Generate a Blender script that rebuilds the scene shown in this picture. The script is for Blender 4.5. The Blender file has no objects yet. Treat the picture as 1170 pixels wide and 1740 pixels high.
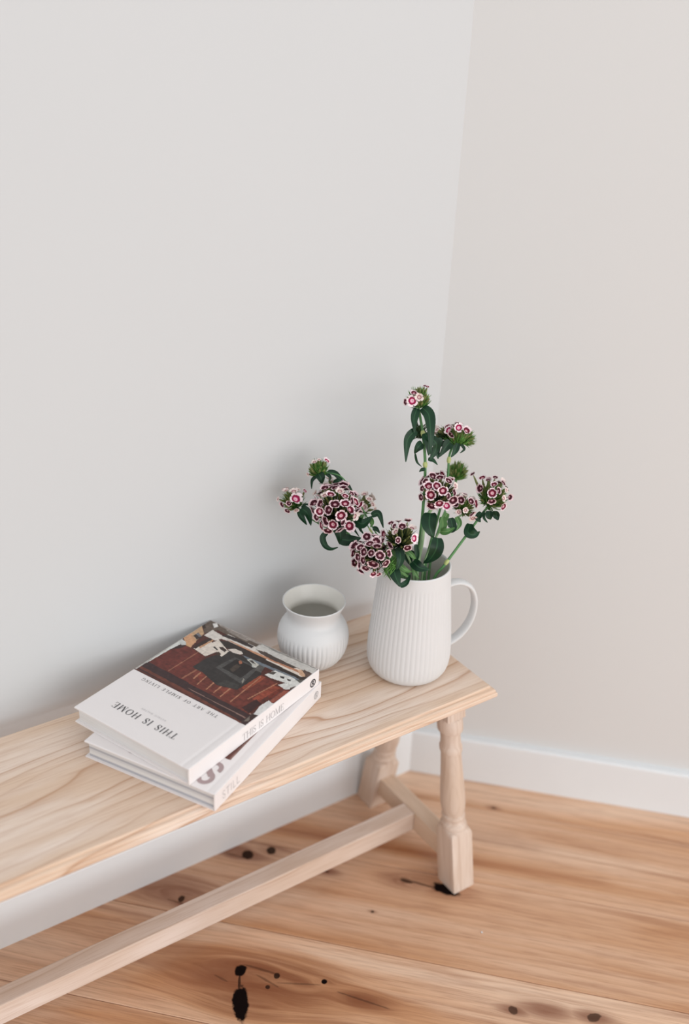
import bpy, bmesh, math, random
import numpy as np
from mathutils import Vector, Matrix, Euler
from math import sin, cos, pi, radians, sqrt, atan2

random.seed(7)
rng = np.random.default_rng(7)
scene = bpy.context.scene
COL = scene.collection

# ------------------------------------------------------------------ camera
CAM = Vector((-1.15885, -1.34764, 1.49803))
ROT = Euler((1.09883, -0.04285, -0.59814), 'XYZ')
FPX = 1843.94
cd = bpy.data.cameras.new('camera')
cam = bpy.data.objects.new('camera', cd)
COL.objects.link(cam)
cam.location = CAM
cam.rotation_euler = ROT
cd.sensor_fit = 'VERTICAL'
cd.sensor_height = 36.0
cd.sensor_width = 24.0
cd.lens = FPX / 1740 * 36.0
cd.clip_start = 0.05
cd.dof.use_dof = True
cd.dof.focus_distance = 1.67
cd.dof.aperture_fstop = 1.5
scene.camera = cam

# ------------------------------------------------------------------ light
def lin(c):
    c = c / 255.0
    return c / 12.92 if c <= 0.04045 else ((c + 0.055) / 1.055) ** 2.4
def rgb(r, g, b, a=1.0):
    return (lin(r), lin(g), lin(b), a)

w = bpy.data.worlds.new('soft_daylight')
scene.world = w
w.use_nodes = True
w.node_tree.nodes['Background'].inputs[0].default_value = (0.965, 0.98, 1.0, 1)
w.node_tree.nodes['Background'].inputs[1].default_value = 0.92

def window_light(name, loc, target, sx, sy, power, col):
    ld = bpy.data.lights.new(name, 'AREA')
    ld.shape = 'RECTANGLE'
    ld.size = sx
    ld.size_y = sy
    ld.energy = power
    ld.color = col
    o = bpy.data.objects.new(name, ld)
    COL.objects.link(o)
    o.location = loc
    o.rotation_euler = (Vector(target) - Vector(loc)).to_track_quat('-Z', 'Y').to_euler()
    return o
window_light('window_daylight', (0.75, -4.4, 1.35), (0.0, 0.0, 0.7), 6.2, 2.8, 102, (1.0, 0.99, 0.98))

scene.view_settings.view_transform = 'Standard'
scene.view_settings.look = 'None'
scene.view_settings.exposure = 0.09
scene.view_settings.gamma = 1.0
scene.view_settings.use_curve_mapping = False

# ------------------------------------------------------------------ helpers
def tag(o, label=None, cat=None, group=None, kind=None):
    if label: o['label'] = label
    if cat: o['category'] = cat
    if group: o['group'] = group
    if kind: o['kind'] = kind
    return o

def empty(name, loc=(0, 0, 0), rz=0.0):
    o = bpy.data.objects.new(name, None)
    o.empty_display_size = 0.02
    COL.objects.link(o)
    o.location = loc
    o.rotation_euler = (0, 0, rz)
    return o

def mesh_obj(name, verts, faces, mat, parent=None, smooth=False, attrs=None):
    me = bpy.data.meshes.new(name)
    me.from_pydata([tuple(v) for v in verts], [], faces)
    if attrs:
        for k, vals in attrs.items():
            a = me.attributes.new(k, 'FLOAT', 'POINT')
            a.data.foreach_set('value', np.array(vals, dtype=np.float32))
    if mat: me.materials.append(mat)
    if smooth:
        me.polygons.foreach_set('use_smooth', [True] * len(me.polygons))
    me.update()
    o = bpy.data.objects.new(name, me)
    COL.objects.link(o)
    if parent: o.parent = parent
    return o

def bm_obj(name, bm, mat, parent=None, smooth=False):
    me = bpy.data.meshes.new(name)
    bmesh.ops.recalc_face_normals(bm, faces=bm.faces)
    bm.to_mesh(me)
    bm.free()
    if mat: me.materials.append(mat)
    if smooth:
        me.polygons.foreach_set('use_smooth', [True] * len(me.polygons))
    o = bpy.data.objects.new(name, me)
    COL.objects.link(o)
    if parent: o.parent = parent
    return o

def prism_bm(poly, z0, z1, bevel=0.0, seg=2):
    bm = bmesh.new()
    a = [bm.verts.new((x, y, z0)) for x, y in poly]
    b = [bm.verts.new((x, y, z1)) for x, y in poly]
    n = len(poly)
    bm.faces.new(a[::-1]); bm.faces.new(b)
    for i in range(n):
        bm.faces.new((a[i], a[(i + 1) % n], b[(i + 1) % n], b[i]))
    if bevel > 0:
        bmesh.ops.bevel(bm, geom=list(bm.edges), offset=bevel, segments=seg, affect='EDGES', profile=0.5)
    return bm

def box_bm(x0, x1, y0, y1, z0, z1, bevel=0.0, seg=2):
    return prism_bm([(x0, y0), (x1, y0), (x1, y1), (x0, y1)], z0, z1, bevel, seg)

# ------------------------------------------------------------------ node helpers
class NT:
    def __init__(self, name):
        self.m = bpy.data.materials.new(name)
        self.m.use_nodes = True
        self.t = self.m.node_tree
        self.b = self.t.nodes['Principled BSDF']
    def n(self, typ, **kw):
        nd = self.t.nodes.new(typ)
        for k, v in kw.items(): setattr(nd, k, v)
        return nd
    def put(self, sock, v):
        if hasattr(v, 'is_linked') or isinstance(v, bpy.types.NodeSocket):
            self.t.links.new(v, sock)
        else:
            sock.default_value = v
    def math(self, op, a, b=None, c=None, clamp=False):
        nd = self.n('ShaderNodeMath', operation=op, use_clamp=clamp)
        self.put(nd.inputs[0], a)
        if b is not None: self.put(nd.inputs[1], b)
        if c is not None: self.put(nd.inputs[2], c)
        return nd.outputs[0]
    def obj(self):
        return self.n('ShaderNodeTexCoord').outputs['Object']
    def sep(self, v):
        nd = self.n('ShaderNodeSeparateXYZ'); self.put(nd.inputs[0], v); return nd.outputs
    def comb(self, x, y, z):
        nd = self.n('ShaderNodeCombineXYZ')
        for i, q in enumerate((x, y, z)): self.put(nd.inputs[i], q)
        return nd.outputs[0]
    def noise(self, v, scale, detail=3, rough=0.5, dist=0.0):
        nd = self.n('ShaderNodeTexNoise')
        self.put(nd.inputs['Vector'], v)
        nd.inputs['Scale'].default_value = scale
        nd.inputs['Detail'].default_value = detail
        nd.inputs['Roughness'].default_value = rough
        nd.inputs['Distortion'].default_value = dist
        return nd.outputs[0]
    def ramp(self, f, stops, interp='LINEAR'):
        nd = self.n('ShaderNodeValToRGB')
        self.put(nd.inputs[0], f)
        r = nd.color_ramp
        r.interpolation = interp
        while len(r.elements) < len(stops): r.elements.new(0.5)
        for e, (p, c) in zip(r.elements, stops):
            e.position = p
            e.color = c if len(c) == 4 else (*c, 1)
        return nd.outputs[0]
    def mix(self, f, a, b, mode='MIX'):
        nd = self.n('ShaderNodeMix', data_type='RGBA', blend_type=mode)
        self.put(nd.inputs[0], f)
        self.put(nd.inputs[6], a)
        self.put(nd.inputs[7], b)
        return nd.outputs[2]
    def mapr(self, v, a, b, c, d, smooth=True):
        nd = self.n('ShaderNodeMapRange')
        if smooth: nd.interpolation_type = 'SMOOTHSTEP'
        self.put(nd.inputs[0], v)
        for i, q in enumerate((a, b, c, d)): nd.inputs[i + 1].default_value = q
        return nd.outputs[0]
    def bump(self, h, strength, dist):
        nd = self.n('ShaderNodeBump')
        nd.inputs['Strength'].default_value = strength
        nd.inputs['Distance'].default_value = dist
        self.put(nd.inputs['Height'], h)
        self.put(self.b.inputs['Normal'], nd.outputs[0])
    def fin(self, col=None, rough=None, spec=None):
        if col is not None: self.put(self.b.inputs['Base Color'], col)
        if rough is not None: self.put(self.b.inputs['Roughness'], rough)
        if spec is not None: self.put(self.b.inputs['Specular IOR Level'], spec)
        return self.m

def plain(name, c, rough=0.6, spec=0.4, var=0.02, scale=20):
    t = NT(name)
    nz = t.noise(t.obj(), scale, 2)
    c0 = tuple(max(0, q * (1 - var)) for q in c[:3]) + (1,)
    c1 = tuple(min(1, q * (1 + var)) for q in c[:3]) + (1,)
    return t.fin(t.ramp(nz, [(0.3, c0), (0.7, c1)]), rough, spec)

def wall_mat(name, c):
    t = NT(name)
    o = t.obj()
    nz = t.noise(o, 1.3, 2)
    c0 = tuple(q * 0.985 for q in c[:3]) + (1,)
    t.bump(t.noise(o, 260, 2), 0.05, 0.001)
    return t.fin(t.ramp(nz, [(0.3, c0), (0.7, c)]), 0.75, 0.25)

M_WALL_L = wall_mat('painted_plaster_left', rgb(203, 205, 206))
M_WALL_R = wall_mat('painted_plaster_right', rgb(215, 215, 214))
M_SKIRT = plain('white_gloss_paint', rgb(227, 230, 232), 0.45, 0.4, 0.006)

def pale_wood(name, base, light, line, seed=0.0, lines=26.0, amp=4.0, lx=1.6, linestr=0.75, axis='x', gl=0.55):
    """bleached softwood: grain runs along the object's x axis (or z)"""
    t = NT(name)
    o = t.obj()
    x, y, z = t.sep(o)
    if axis == 'z':      # legs carry their own unleaned cross coordinates
        x, z = z, t.n('ShaderNodeAttribute', attribute_name='grain_x').outputs['Fac']
        y = t.n('ShaderNodeAttribute', attribute_name='grain_y').outputs['Fac']
    if axis == 'y': x, y = y, x
    yy = t.math('ADD', y, t.math('MULTIPLY', z, 0.6))
    big = t.noise(t.comb(t.math('MULTIPLY', x, lx), t.math('MULTIPLY', yy, 5.5), seed), 1.0, 2, 0.5)
    f = t.math('ADD', t.math('MULTIPLY', yy, lines), t.math('MULTIPLY', big, amp))
    wob = t.noise(t.comb(t.math('MULTIPLY', x, 9.0), t.math('MULTIPLY', yy, 30.0), seed + 3), 1.0, 2)
    f = t.math('ADD', f, t.math('MULTIPLY', wob, 0.35))
    fr = t.math('FRACT', f)
    strength = t.noise(t.comb(t.math('MULTIPLY', x, 2.0), t.math('MULTIPLY', yy, 14.0), seed + 9), 1.0, 1)
    ln = t.ramp(fr, [(0.0, (0.25,) * 3), (0.10, (0.0,) * 3), (0.55, (0.05,) * 3), (0.86, (0.35,) * 3), (0.955, (1.0,) * 3), (1.0, (0.25,) * 3)])
    ln = t.math('MULTIPLY', ln, t.mapr(strength, 0.3, 0.65, 0.15, 1.0))
    fib = t.noise(t.comb(t.math('MULTIPLY', x, 14.0), t.math('MULTIPLY', yy, 420.0), t.math('MULTIPLY', z, 60.0)), 1.0, 3, 0.6)
    patch = t.noise(t.comb(t.math('MULTIPLY', x, 3.0), t.math('MULTIPLY', yy, 16.0), seed + 5), 1.0, 3, 0.55)
    c = t.mix(t.mapr(patch, 0.35, 0.7, 0.0, 1.0), base, light)
    c = t.mix(t.math('MULTIPLY', ln, linestr), c, line)
    c = t.mix(t.mapr(fib, 0.42, 0.75, 0.0, 0.34), c, line)
    t.bump(t.math('ADD', fib, t.math('MULTIPLY', ln, -0.6)), 0.12, 0.0006)
    return t.fin(c, gl, 0.35)

M_SEAT = pale_wood('bleached_pine_seat', rgb(220, 194, 171), rgb(234, 217, 203), rgb(178, 132, 98), 2.3, 46.0, 8.0, lx=1.9, linestr=0.85)
M_LEG = pale_wood('bleached_pine_legs', rgb(207, 184, 165), rgb(226, 211, 200), rgb(168, 134, 108), 7.1, 55.0, 1.6, lx=1.2, axis='z', linestr=0.32)
M_RAIL = pale_wood('bleached_pine_rail', rgb(214, 192, 175), rgb(230, 214, 203), rgb(184, 150, 124), 4.4, 38.0, 3.0, linestr=0.5)
M_CROSS = pale_wood('bleached_pine_cross_rail', rgb(212, 186, 162), rgb(222, 200, 180), rgb(180, 146, 116), 5.9, 38.0, 3.0, axis='y', linestr=0.5)

# ---- floor: local x runs along the boards (t), local -y is the distance s from the right wall
KNOTS = [  # t, s, r along, r across, angle, core darkness, halo size
    (-0.198, 0.563, 0.0095, 0.0125, 0.2, 1.0, 4.5),
    (-0.179, 0.624, 0.013, 0.034, -0.30, 1.0, 2.2),
    (-0.136, 0.559, 0.0050, 0.0065, 0.0, 0.9, 5.0),
    (-0.058, 0.552, 0.0050, 0.0055, 0.0, 1.0, 4.0),
    (-0.145, 0.584, 0.0042, 0.0042, 0.0, 0.85, 4.0),
    (-0.259, 0.311, 0.0110, 0.0120, 0.0, 0.9, 4.0),
    (-0.218, 0.289, 0.0095, 0.0095, 0.0, 0.9, 4.0),
    (-0.342, 0.441, 0.0060, 0.0080, 0.0, 0.85, 6.5),
    (0.112, 0.305, 0.0270, 0.0120, 0.25, 1.0, 2.0),
    (0.040, 0.303, 0.0130, 0.0040, 0.1, 0.8, 4.0),
    (-0.007, 0.388, 0.0030, 0.0030, 0.0, 0.7, 3.0),
    (0.250, 0.534, 0.0090, 0.0075, 0.6, 0.7, 3.0),
    (0.378, 0.516, 0.0120, 0.0080, -0.5, 0.7, 3.0),
    (0.181, 0.069, 0.0050, 0.0040, 0.0, 0.6, 3.0),
    (-0.109, 0.315, 0.0080, 0.0022, 0.2, 0.8, 3.5),
    (-0.175, 0.575, 0.026, 0.026, 0.0, 0.0, 5.6),
    (-0.192, 0.588, 0.0022, 0.022, -0.25, 0.8, 2.0),
    (-0.165, 0.553, 0.034, 0.0022, 0.10, 0.45, 1.0),
    (-0.098, 0.566, 0.040, 0.0018, -0.18, 0.4, 1.0),
    (0.010, 0.572, 0.050, 0.0018, 0.14, 0.45, 1.0),
    (-0.150, 0.572, 0.022, 0.0020, 0.35, 0.4, 1.0),
    (-0.225, 0.585, 0.016, 0.0020, 0.3, 0.35, 1.0),
    (-0.280, 0.318, 0.028, 0.0022, 0.1, 0.4, 1.0),
    (-0.330, 0.452, 0.040, 0.0022, 0.12, 0.4, 1.0),
    (0.060, 0.302, 0.036, 0.0028, 0.15, 0.55, 1.0),
    (0.012, 0.655, 0.080, 0.0020, 0.06, 0.4, 1.0),
    (-0.365, 0.425, 0.018, 0.018, 0.0, 0.0, 5.5),
    (-0.300, 0.300, 0.016, 0.016, 0.0, 0.0, 4.0),
    (0.075, 0.296, 0.016, 0.016, 0.0, 0.0, 3.6),
    (0.300, 0.520, 0.012, 0.012, 0.0, 0.0, 3.8),
]
def floor_mat():
    t = NT('knotty_oiled_hardwood')
    o = t.obj()
    x, y, z = t.sep(o)
    s = t.math('MULTIPLY', y, -1.0)
    edge = t.noise(o, 75.0, 3)
    core = None
    halo_all = None
    yw = s
    for (kt, ks, ra, rc, an, dk, hs) in KNOTS:
        dx = t.math('SUBTRACT', x, kt)
        dy = t.math('SUBTRACT', s, ks)
        ca, sa = cos(an), sin(an)
        u = t.math('DIVIDE', t.math('ADD', t.math('MULTIPLY', dx, ca), t.math('MULTIPLY', dy, sa)), ra)
        v = t.math('DIVIDE', t.math('SUBTRACT', t.math('MULTIPLY', dy, ca), t.math('MULTIPLY', dx, sa)), rc)
        L = t.math('SQRT', t.math('ADD', t.math('MULTIPLY', u, u), t.math('MULTIPLY', v, v)))
        Ln = t.math('ADD', L, t.math('MULTIPLY', t.math('SUBTRACT', edge, 0.5), 0.9))
        k = t.mapr(Ln, 0.80, 1.12, dk, 0.0)
        u2 = t.math('MULTIPLY', dx, 0.38)
        R = max(ra, rc) * hs * 0.62
        L2 = t.math('SQRT', t.math('ADD', t.math('MULTIPLY', u2, u2), t.math('MULTIPLY', dy, dy)))
        h = t.mapr(L2, R * 0.15, R, 1.0, 0.0)
        yw = t.math('SUBTRACT', yw, t.math('MULTIPLY', t.math('MULTIPLY', dy, h), 0.8))
        core = k if core is None else t.math('MAXIMUM', core, k)
        h2 = t.math('MULTIPLY', h, 0.8)
        halo_all = h2 if halo_all is None else t.math('MAXIMUM', halo_all, h2)
    rnd = t.n('ShaderNodeObjectInfo').outputs['Random']
    zz = t.math('MULTIPLY', rnd, 53.0)
    big = t.noise(t.comb(t.math('MULTIPLY', x, 1.1), t.math('MULTIPLY', yw, 9.0), zz), 1.0, 3, 0.5, 0.5)
    med = t.noise(t.comb(t.math('MULTIPLY', x, 3.5), t.math('MULTIPLY', yw, 60.0), zz), 1.0, 4, 0.6, 0.3)
    fib = t.noise(t.comb(t.math('MULTIPLY', x, 16.0), t.math('MULTIPLY', yw, 520.0), zz), 1.0, 3, 0.6)
    f = t.math('FRACT', t.math('ADD', t.math('MULTIPLY', yw, 72.0), t.math('MULTIPLY', big, 6.0)))
    ring = t.ramp(f, [(0.0, (0.3,) * 3), (0.12, (0.0,) * 3), (0.6, (0.2,) * 3), (0.93, (1.0,) * 3), (1.0, (0.3,) * 3)])
    c = t.ramp(big, [(0.30, rgb(180, 122, 82)), (0.42, rgb(210, 160, 120)), (0.55, rgb(229, 189, 157)), (0.72, rgb(238, 208, 182))])
    c = t.mix(t.mapr(med, 0.48, 0.74, 0.0, 0.42), c, rgb(150, 92, 56))
    c = t.mix(t.math('MULTIPLY', ring, 0.20), c, rgb(146, 88, 54))
    c = t.mix(t.mapr(fib, 0.45, 0.75, 0.0, 0.38), c, rgb(134, 80, 48))
    streak = t.noise(t.comb(t.math('MULTIPLY', x, 1.1), t.math('MULTIPLY', yw, 34.0), t.math('ADD', zz, 4.0)), 1.0, 2)
    c = t.mix(t.mapr(streak, 0.60, 0.72, 0.0, 0.42), c, rgb(128, 70, 42))
    tone = t.math('SUBTRACT', t.math('MULTIPLY', rnd, 0.16), 0.02)
    c = t.mix(tone, c, rgb(140, 86, 54))
    c = t.mix(t.math('MULTIPLY', halo_all, t.mapr(med, 0.3, 0.6, 0.35, 0.95)), c, rgb(122, 66, 38))
    c = t.mix(core, c, rgb(22, 15, 14))
    h = t.math('SUBTRACT', t.math('MULTIPLY', fib, 0.4), t.math('MULTIPLY', core, 2.0))
    t.bump(h, 0.15, 0.001)
    return t.fin(c, t.math('ADD', t.math('MULTIPLY', core, 0.5), 0.34), t.math('SUBTRACT', 0.5, t.math('MULTIPLY', core, 0.48)))
M_FLOOR = floor_mat()
M_GAP = plain('dark_board_gap', rgb(60, 36, 24), 0.9, 0.1)

M_CERAMIC = plain('matte_white_porcelain', rgb(213, 213, 213), 0.5, 0.35, 0.004)
M_CERAMIC_IN = plain('glazed_inside_porcelain', rgb(226, 223, 216), 0.35, 0.45, 0.01)
M_CLOTH = plain('white_book_board', rgb(233, 228, 227), 0.5, 0.35, 0.004, 60)
M_INK = plain('dark_ink', rgb(72, 70, 72), 0.6, 0.2)
M_INK_GREY = plain('grey_ink', rgb(128, 124, 124), 0.6, 0.2)
M_INK_PALE = plain('faint_ink', rgb(205, 201, 201), 0.6, 0.2)
M_INK_MAUVE = plain('mauve_ink', rgb(170, 150, 150), 0.6, 0.2)
M_INK_SPINE = plain('pale_grey_ink', rgb(188, 184, 184), 0.6, 0.2)

def page_mat(name, stripes):
    t = NT(name)
    x, y, z = t.sep(t.obj())
    fine = t.noise(t.comb(t.math('MULTIPLY', x, 3), t.math('MULTIPLY', y, 3), t.math('MULTIPLY', z, 2200)), 1.0, 2, 0.6)
    c = t.ramp(fine, [(0.3, rgb(206, 204, 202)), (0.7, rgb(236, 234, 232))])
    if stripes:
        st = t.noise(t.comb(0.3, 0.1, t.math('MULTIPLY', z, 190)), 1.0, 2, 0.5)
        c = t.mix(t.mapr(st, 0.46, 0.56, 0.0, 0.85), c, rgb(168, 168, 174))
    t.bump(fine, 0.4, 0.0005)
    return t.fin(c, 0.8, 0.15)
M_PAGES = page_mat('pale_paper_edges', False)
M_PAGES2 = page_mat('striped_paper_edges', True)

def vcol_mat(name, rough, attr='print'):
    t = NT(name)
    a = t.n('ShaderNodeAttribute', attribute_name=attr)
    nz = t.noise(t.obj(), 220, 3, 0.6)
    c = t.mix(t.mapr(nz, 0.35, 0.75, 0.0, 0.18), a.outputs['Color'], rgb(40, 24, 20))
    return t.fin(c, rough, 0.4)
M_PRINT = vcol_mat('printed_cover_photograph', 0.38)

# plants
def leaf_mat(name, c0, c1, rib):
    t = NT(name)
    a = t.n('ShaderNodeAttribute', attribute_name='across').outputs['Fac']
    nz = t.noise(t.obj(), 45, 3)
    c = t.ramp(nz, [(0.3, c0), (0.7, c1)])
    m = t.mapr(a, 0.0, 0.14, 0.7, 0.0)
    c = t.mix(m, c, rib)
    t.b.inputs['Subsurface Weight'].default_value = 0.0
    return t.fin(c, 0.45, 0.3)
M_LEAF = leaf_mat('dark_green_leaf', rgb(9, 40, 24), rgb(22, 62, 36), rgb(52, 96, 60))
M_LEAF_LIGHT = leaf_mat('mid_green_leaf', rgb(58, 98, 52), rgb(88, 130, 70), rgb(140, 170, 110))
M_STEM = plain('green_stem', rgb(84, 132, 80), 0.5, 0.4, 0.25, 40)
M_STEM_PALE = plain('pale_green_stem', rgb(140, 172, 128), 0.5, 0.4, 0.15, 40)
M_NODE = plain('yellow_green_stem_node', rgb(176, 186, 120), 0.5, 0.4, 0.1, 40)
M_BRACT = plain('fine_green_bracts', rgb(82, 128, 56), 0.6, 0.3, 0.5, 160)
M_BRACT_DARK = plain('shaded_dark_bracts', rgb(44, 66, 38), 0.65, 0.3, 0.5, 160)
M_BUD = plain('green_and_rose_buds', rgb(112, 118, 68), 0.6, 0.3, 0.4, 200)

def petal_mat(name, eye, ring_in, ring, edge, w0=0.34, w1=0.74):
    t = NT(name)
    a = t.n('ShaderNodeAttribute', attribute_name='radial').outputs['Fac']
    th = t.n('ShaderNodeAttribute', attribute_name='turn').outputs['Fac']
    wob = t.math('SUBTRACT', t.noise(t.obj(), 900, 2), 0.5)
    spike = t.math('MULTIPLY', t.math('SINE', t.math('MULTIPLY', th, 2 * pi * 25)), 0.025)
    f = t.math('ADD', t.math('ADD', a, t.math('MULTIPLY', wob, 0.10)), spike)
    c = t.ramp(f, [(0.0, rgb(150, 160, 120)), (0.09, eye), (w0 - 0.06, eye), (w0 - 0.02, ring_in), (w0 + 0.12, ring), (w1 - 0.03, ring), (w1 + 0.03, edge), (1.0, edge)])
    return t.fin(c, 0.6, 0.2)
M_PETAL = petal_mat('crimson_ring_petal', rgb(214, 170, 178), rgb(150, 34, 70), rgb(92, 12, 36), rgb(236, 214, 218))
M_PETAL_DARK = petal_mat('maroon_ring_petal', rgb(198, 160, 168), rgb(96, 18, 42), rgb(62, 10, 26), rgb(224, 196, 200), 0.28, 0.76)
M_PETAL_BRIGHT = petal_mat('magenta_ring_petal', rgb(236, 190, 204), rgb(190, 40, 100), rgb(142, 20, 66), rgb(242, 226, 228), 0.36, 0.66)
M_PETAL_PALE = petal_mat('faded_pale_petal', rgb(214, 186, 180), rgb(160, 100, 110), rgb(134, 72, 84), rgb(226, 210, 204), 0.34, 0.50)

# ------------------------------------------------------------------ the room
PH = -0.8009
Bv = Vector((cos(PH), sin(PH), 0))        # along the right wall
Nv = Vector((sin(PH), -cos(PH), 0))       # from the right wall into the room
HS = 0.1022
TH = 0.016
def mitre(d):
    x = (-d - Nv.y * d) / Nv.x
    return (x, d)
def bpt(t, s):
    p = Bv * t + Nv * s
    return (p.x, p.y)

sub = bm_obj('floor', box_bm(-3.6, 3.2, -4.6, 1.2, -0.06, -0.0225), M_GAP)
tag(sub, kind='structure')
BW = 0.1985
S0 = [-0.014] + [0.0755 + BW * k for k in range(18)]
for i in range(len(S0) - 1):
    s0, s1 = S0[i] + 0.0005, S0[i + 1] - 0.0005
    def tmin(s): return (0.014 - Nv.y * s) / Bv.y      # board ends run just under the left skirting
    # local frame of the board: x = t, y = -s
    poly = [(tmin(s0), -s0), (tmin(s1), -s1), (3.4, -s1), (3.4, -s0)]
    o = bm_obj('floorboard', prism_bm(poly, -0.022, 0.0, 0.0011, 1), M_FLOOR, sub)
    o.rotation_euler = (0, 0, PH)

def slab(name, poly, z0, z1, mat, bevel=0.0):
    return tag(bm_obj(name, prism_bm(poly, z0, z1, bevel), mat), kind='structure')
WT = 0.10
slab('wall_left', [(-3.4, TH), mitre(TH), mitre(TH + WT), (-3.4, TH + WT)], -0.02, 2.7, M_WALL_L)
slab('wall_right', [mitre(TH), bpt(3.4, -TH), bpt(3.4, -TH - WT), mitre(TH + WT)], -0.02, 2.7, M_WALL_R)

def skirting(name, p0, p1, q1, q0):
    """p = room-side line, q = wall-side line; rounded top front edge"""
    prof = [(0.0, 0.0), (0.0, HS - 0.005), (0.08, HS - 0.0018), (0.28, HS - 0.0002), (1.0, HS), (1.0, 0.0)]
    vs = []
    for (pa, qa) in ((p0, q0), (p1, q1)):
        for f, z in prof:
            vs.append((pa[0] + (qa[0] - pa[0]) * f, pa[1] + (qa[1] - pa[1]) * f, z))
    k = len(prof)
    fs = [(i, (i + 1) % k, (i + 1) % k + k, i + k) for i in range(k)]
    fs += [tuple(range(k))[::-1], tuple(range(k, 2 * k))]
    return tag(mesh_obj(name, vs, fs, M_SKIRT), kind='structure')
skirting('baseboard_left', (-3.4, 0.0), mitre(0.0), mitre(TH), (-3.4, TH))
skirting('baseboard_right', mitre(0.0), bpt(3.4, 0.0), bpt(3.4, -TH), mitre(TH))

# ------------------------------------------------------------------ bench
SEAT_Z = 0.45
SX0, SX1 = -1.36, -0.0986
SY0, SY1 = -0.3182, -0.0195
ST = 0.0212
bench = tag(empty('bench', (0, 0, 0)), 'long pale bleached wooden bench with turned legs standing against the left wall', 'bench')

def seat():
    prof = [(0.022, 0.0), (0.0110, 0.0), (0.0098, -0.0006), (0.0092, -0.0020), (0.0090, -0.0042), (0.0056, -0.0048), (0.0034, -0.0062), (0.0024, -0.0085),
            (0.0026, -0.0108), (0.0010, -0.0112), (0.0, -0.0130), (0.0, -0.0178), (0.0014, -0.0202), (0.004, -ST), (0.03, -ST)]
    vs, fs = [], []
    for ins, z in prof:
        for x, y in ((SX0 + ins, SY0 + ins), (SX1 - ins, SY0 + ins), (SX1 - ins, SY1 - ins), (SX0 + ins, SY1 - ins)):
            vs.append((x, y, SEAT_Z + z))
    for k in range(len(prof) - 1):
        for j in range(4):
            fs.append((4 * k + j, 4 * (k + 1) + j, 4 * (k + 1) + (j + 1) % 4, 4 * k + (j + 1) % 4))
    fs.append((0, 1, 2, 3))
    n = 4 * (len(prof) - 1)
    fs.append((n + 3, n + 2, n + 1, n))
    return mesh_obj('seat', vs, fs, M_SEAT, bench)
seat()

LH = 0.0234
def leg(cx, cy, side):
    """side = -1 front leg, +1 back leg: leans outward to the foot"""
    prof = [  # z, r, squareness
        (0.0, LH, 1), (0.003, LH, 1), (0.0500, LH, 1), (0.1080, LH, 1), (0.1130, LH * 1.0, 0.9), (0.1165, LH * 1.0, 0.55), (0.1190, LH, 0.12),
        (0.1198, 0.0222, 0), (0.1210, 0.0232, 0), (0.1250, 0.0236, 0), (0.1285, 0.0226, 0), (0.1300, 0.0206, 0), (0.1330, 0.0194, 0), (0.1370, 0.0196, 0),
        (0.1385, 0.0208, 0), (0.1420, 0.0216, 0), (0.1450, 0.0208, 0), (0.1462, 0.0192, 0), (0.1490, 0.0196, 0), (0.156, 0.0214, 0), (0.166, 0.0225, 0),
        (0.180, 0.0225, 0), (0.200, 0.0214, 0), (0.225, 0.0200, 0), (0.250, 0.0188, 0), (0.2685, 0.0181, 0), (0.2695, 0.0196, 0), (0.2720, 0.0203, 0), (0.2790, 0.0203, 0),
        (0.2815, 0.0192, 0), (0.285, 0.0181, 0), (0.295, 0.0177, 0), (0.3085, 0.0180, 0), (0.3095, 0.0212, 0), (0.3125, 0.0228, 0), (0.322, 0.0230, 0),
        (0.334, 0.0226, 0), (0.337, 0.0215, 0), (0.3375, 0.0200, 0.5), (0.338, 0.0200, 1), (0.36, 0.0200, 1), (0.4286, 0.0200, 1)]
    N = 48
    vs, fs, gxs, gys = [], [], [], []
    for z, r, sq in prof:
        oy = cy - side * 0.19 * z
        for j in range(N):
            a = 2 * pi * j / N + pi / 4 + 1e-4
            c, s = cos(a), sin(a)
            e = 0.93
            m = max(abs(c), abs(s))
            rs = r / m
            # slightly eased arrises
            rs = min(rs, r * 1.385)
            rr = r + (rs - r) * sq if sq < 1 else rs
            vs.append((cx + rr * c, oy + rr * s, z))
            gxs.append(rr * c + cx); gys.append(rr * s + cy)
    for k in range(len(prof) - 1):
        for j in range(N):
            fs.append((k * N + j, k * N + (j + 1) % N, (k + 1) * N + (j + 1) % N, (k + 1) * N + j))
    fs.append(tuple(range(N))[::-1])
    fs.append(tuple(range((len(prof) - 1) * N, len(prof) * N)))
    o = mesh_obj('leg', vs, fs, M_LEG, bench, smooth=True, attrs={'grain_x': gxs, 'grain_y': gys})
    o.data.set_sharp_from_angle(angle=radians(32))
    return o
LXC = -0.1118
YF, YB = -0.2878, -0.0270
for xc in (LXC, -1.24):
    leg(xc, YF, -1)
    leg(xc, YB, 1)
    bm_obj('cross_rail', box_bm(xc - 0.0150, xc + 0.0160, YF + 0.0235, YB - 0.0235, 0.040, 0.0815, 0.0015), M_CROSS, bench)
bm_obj('long_rail', box_bm(-1.24 + 0.0165, LXC - 0.0155, -0.1745, -0.1410, 0.0402, 0.0812, 0.0018), M_RAIL, bench)

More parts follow.
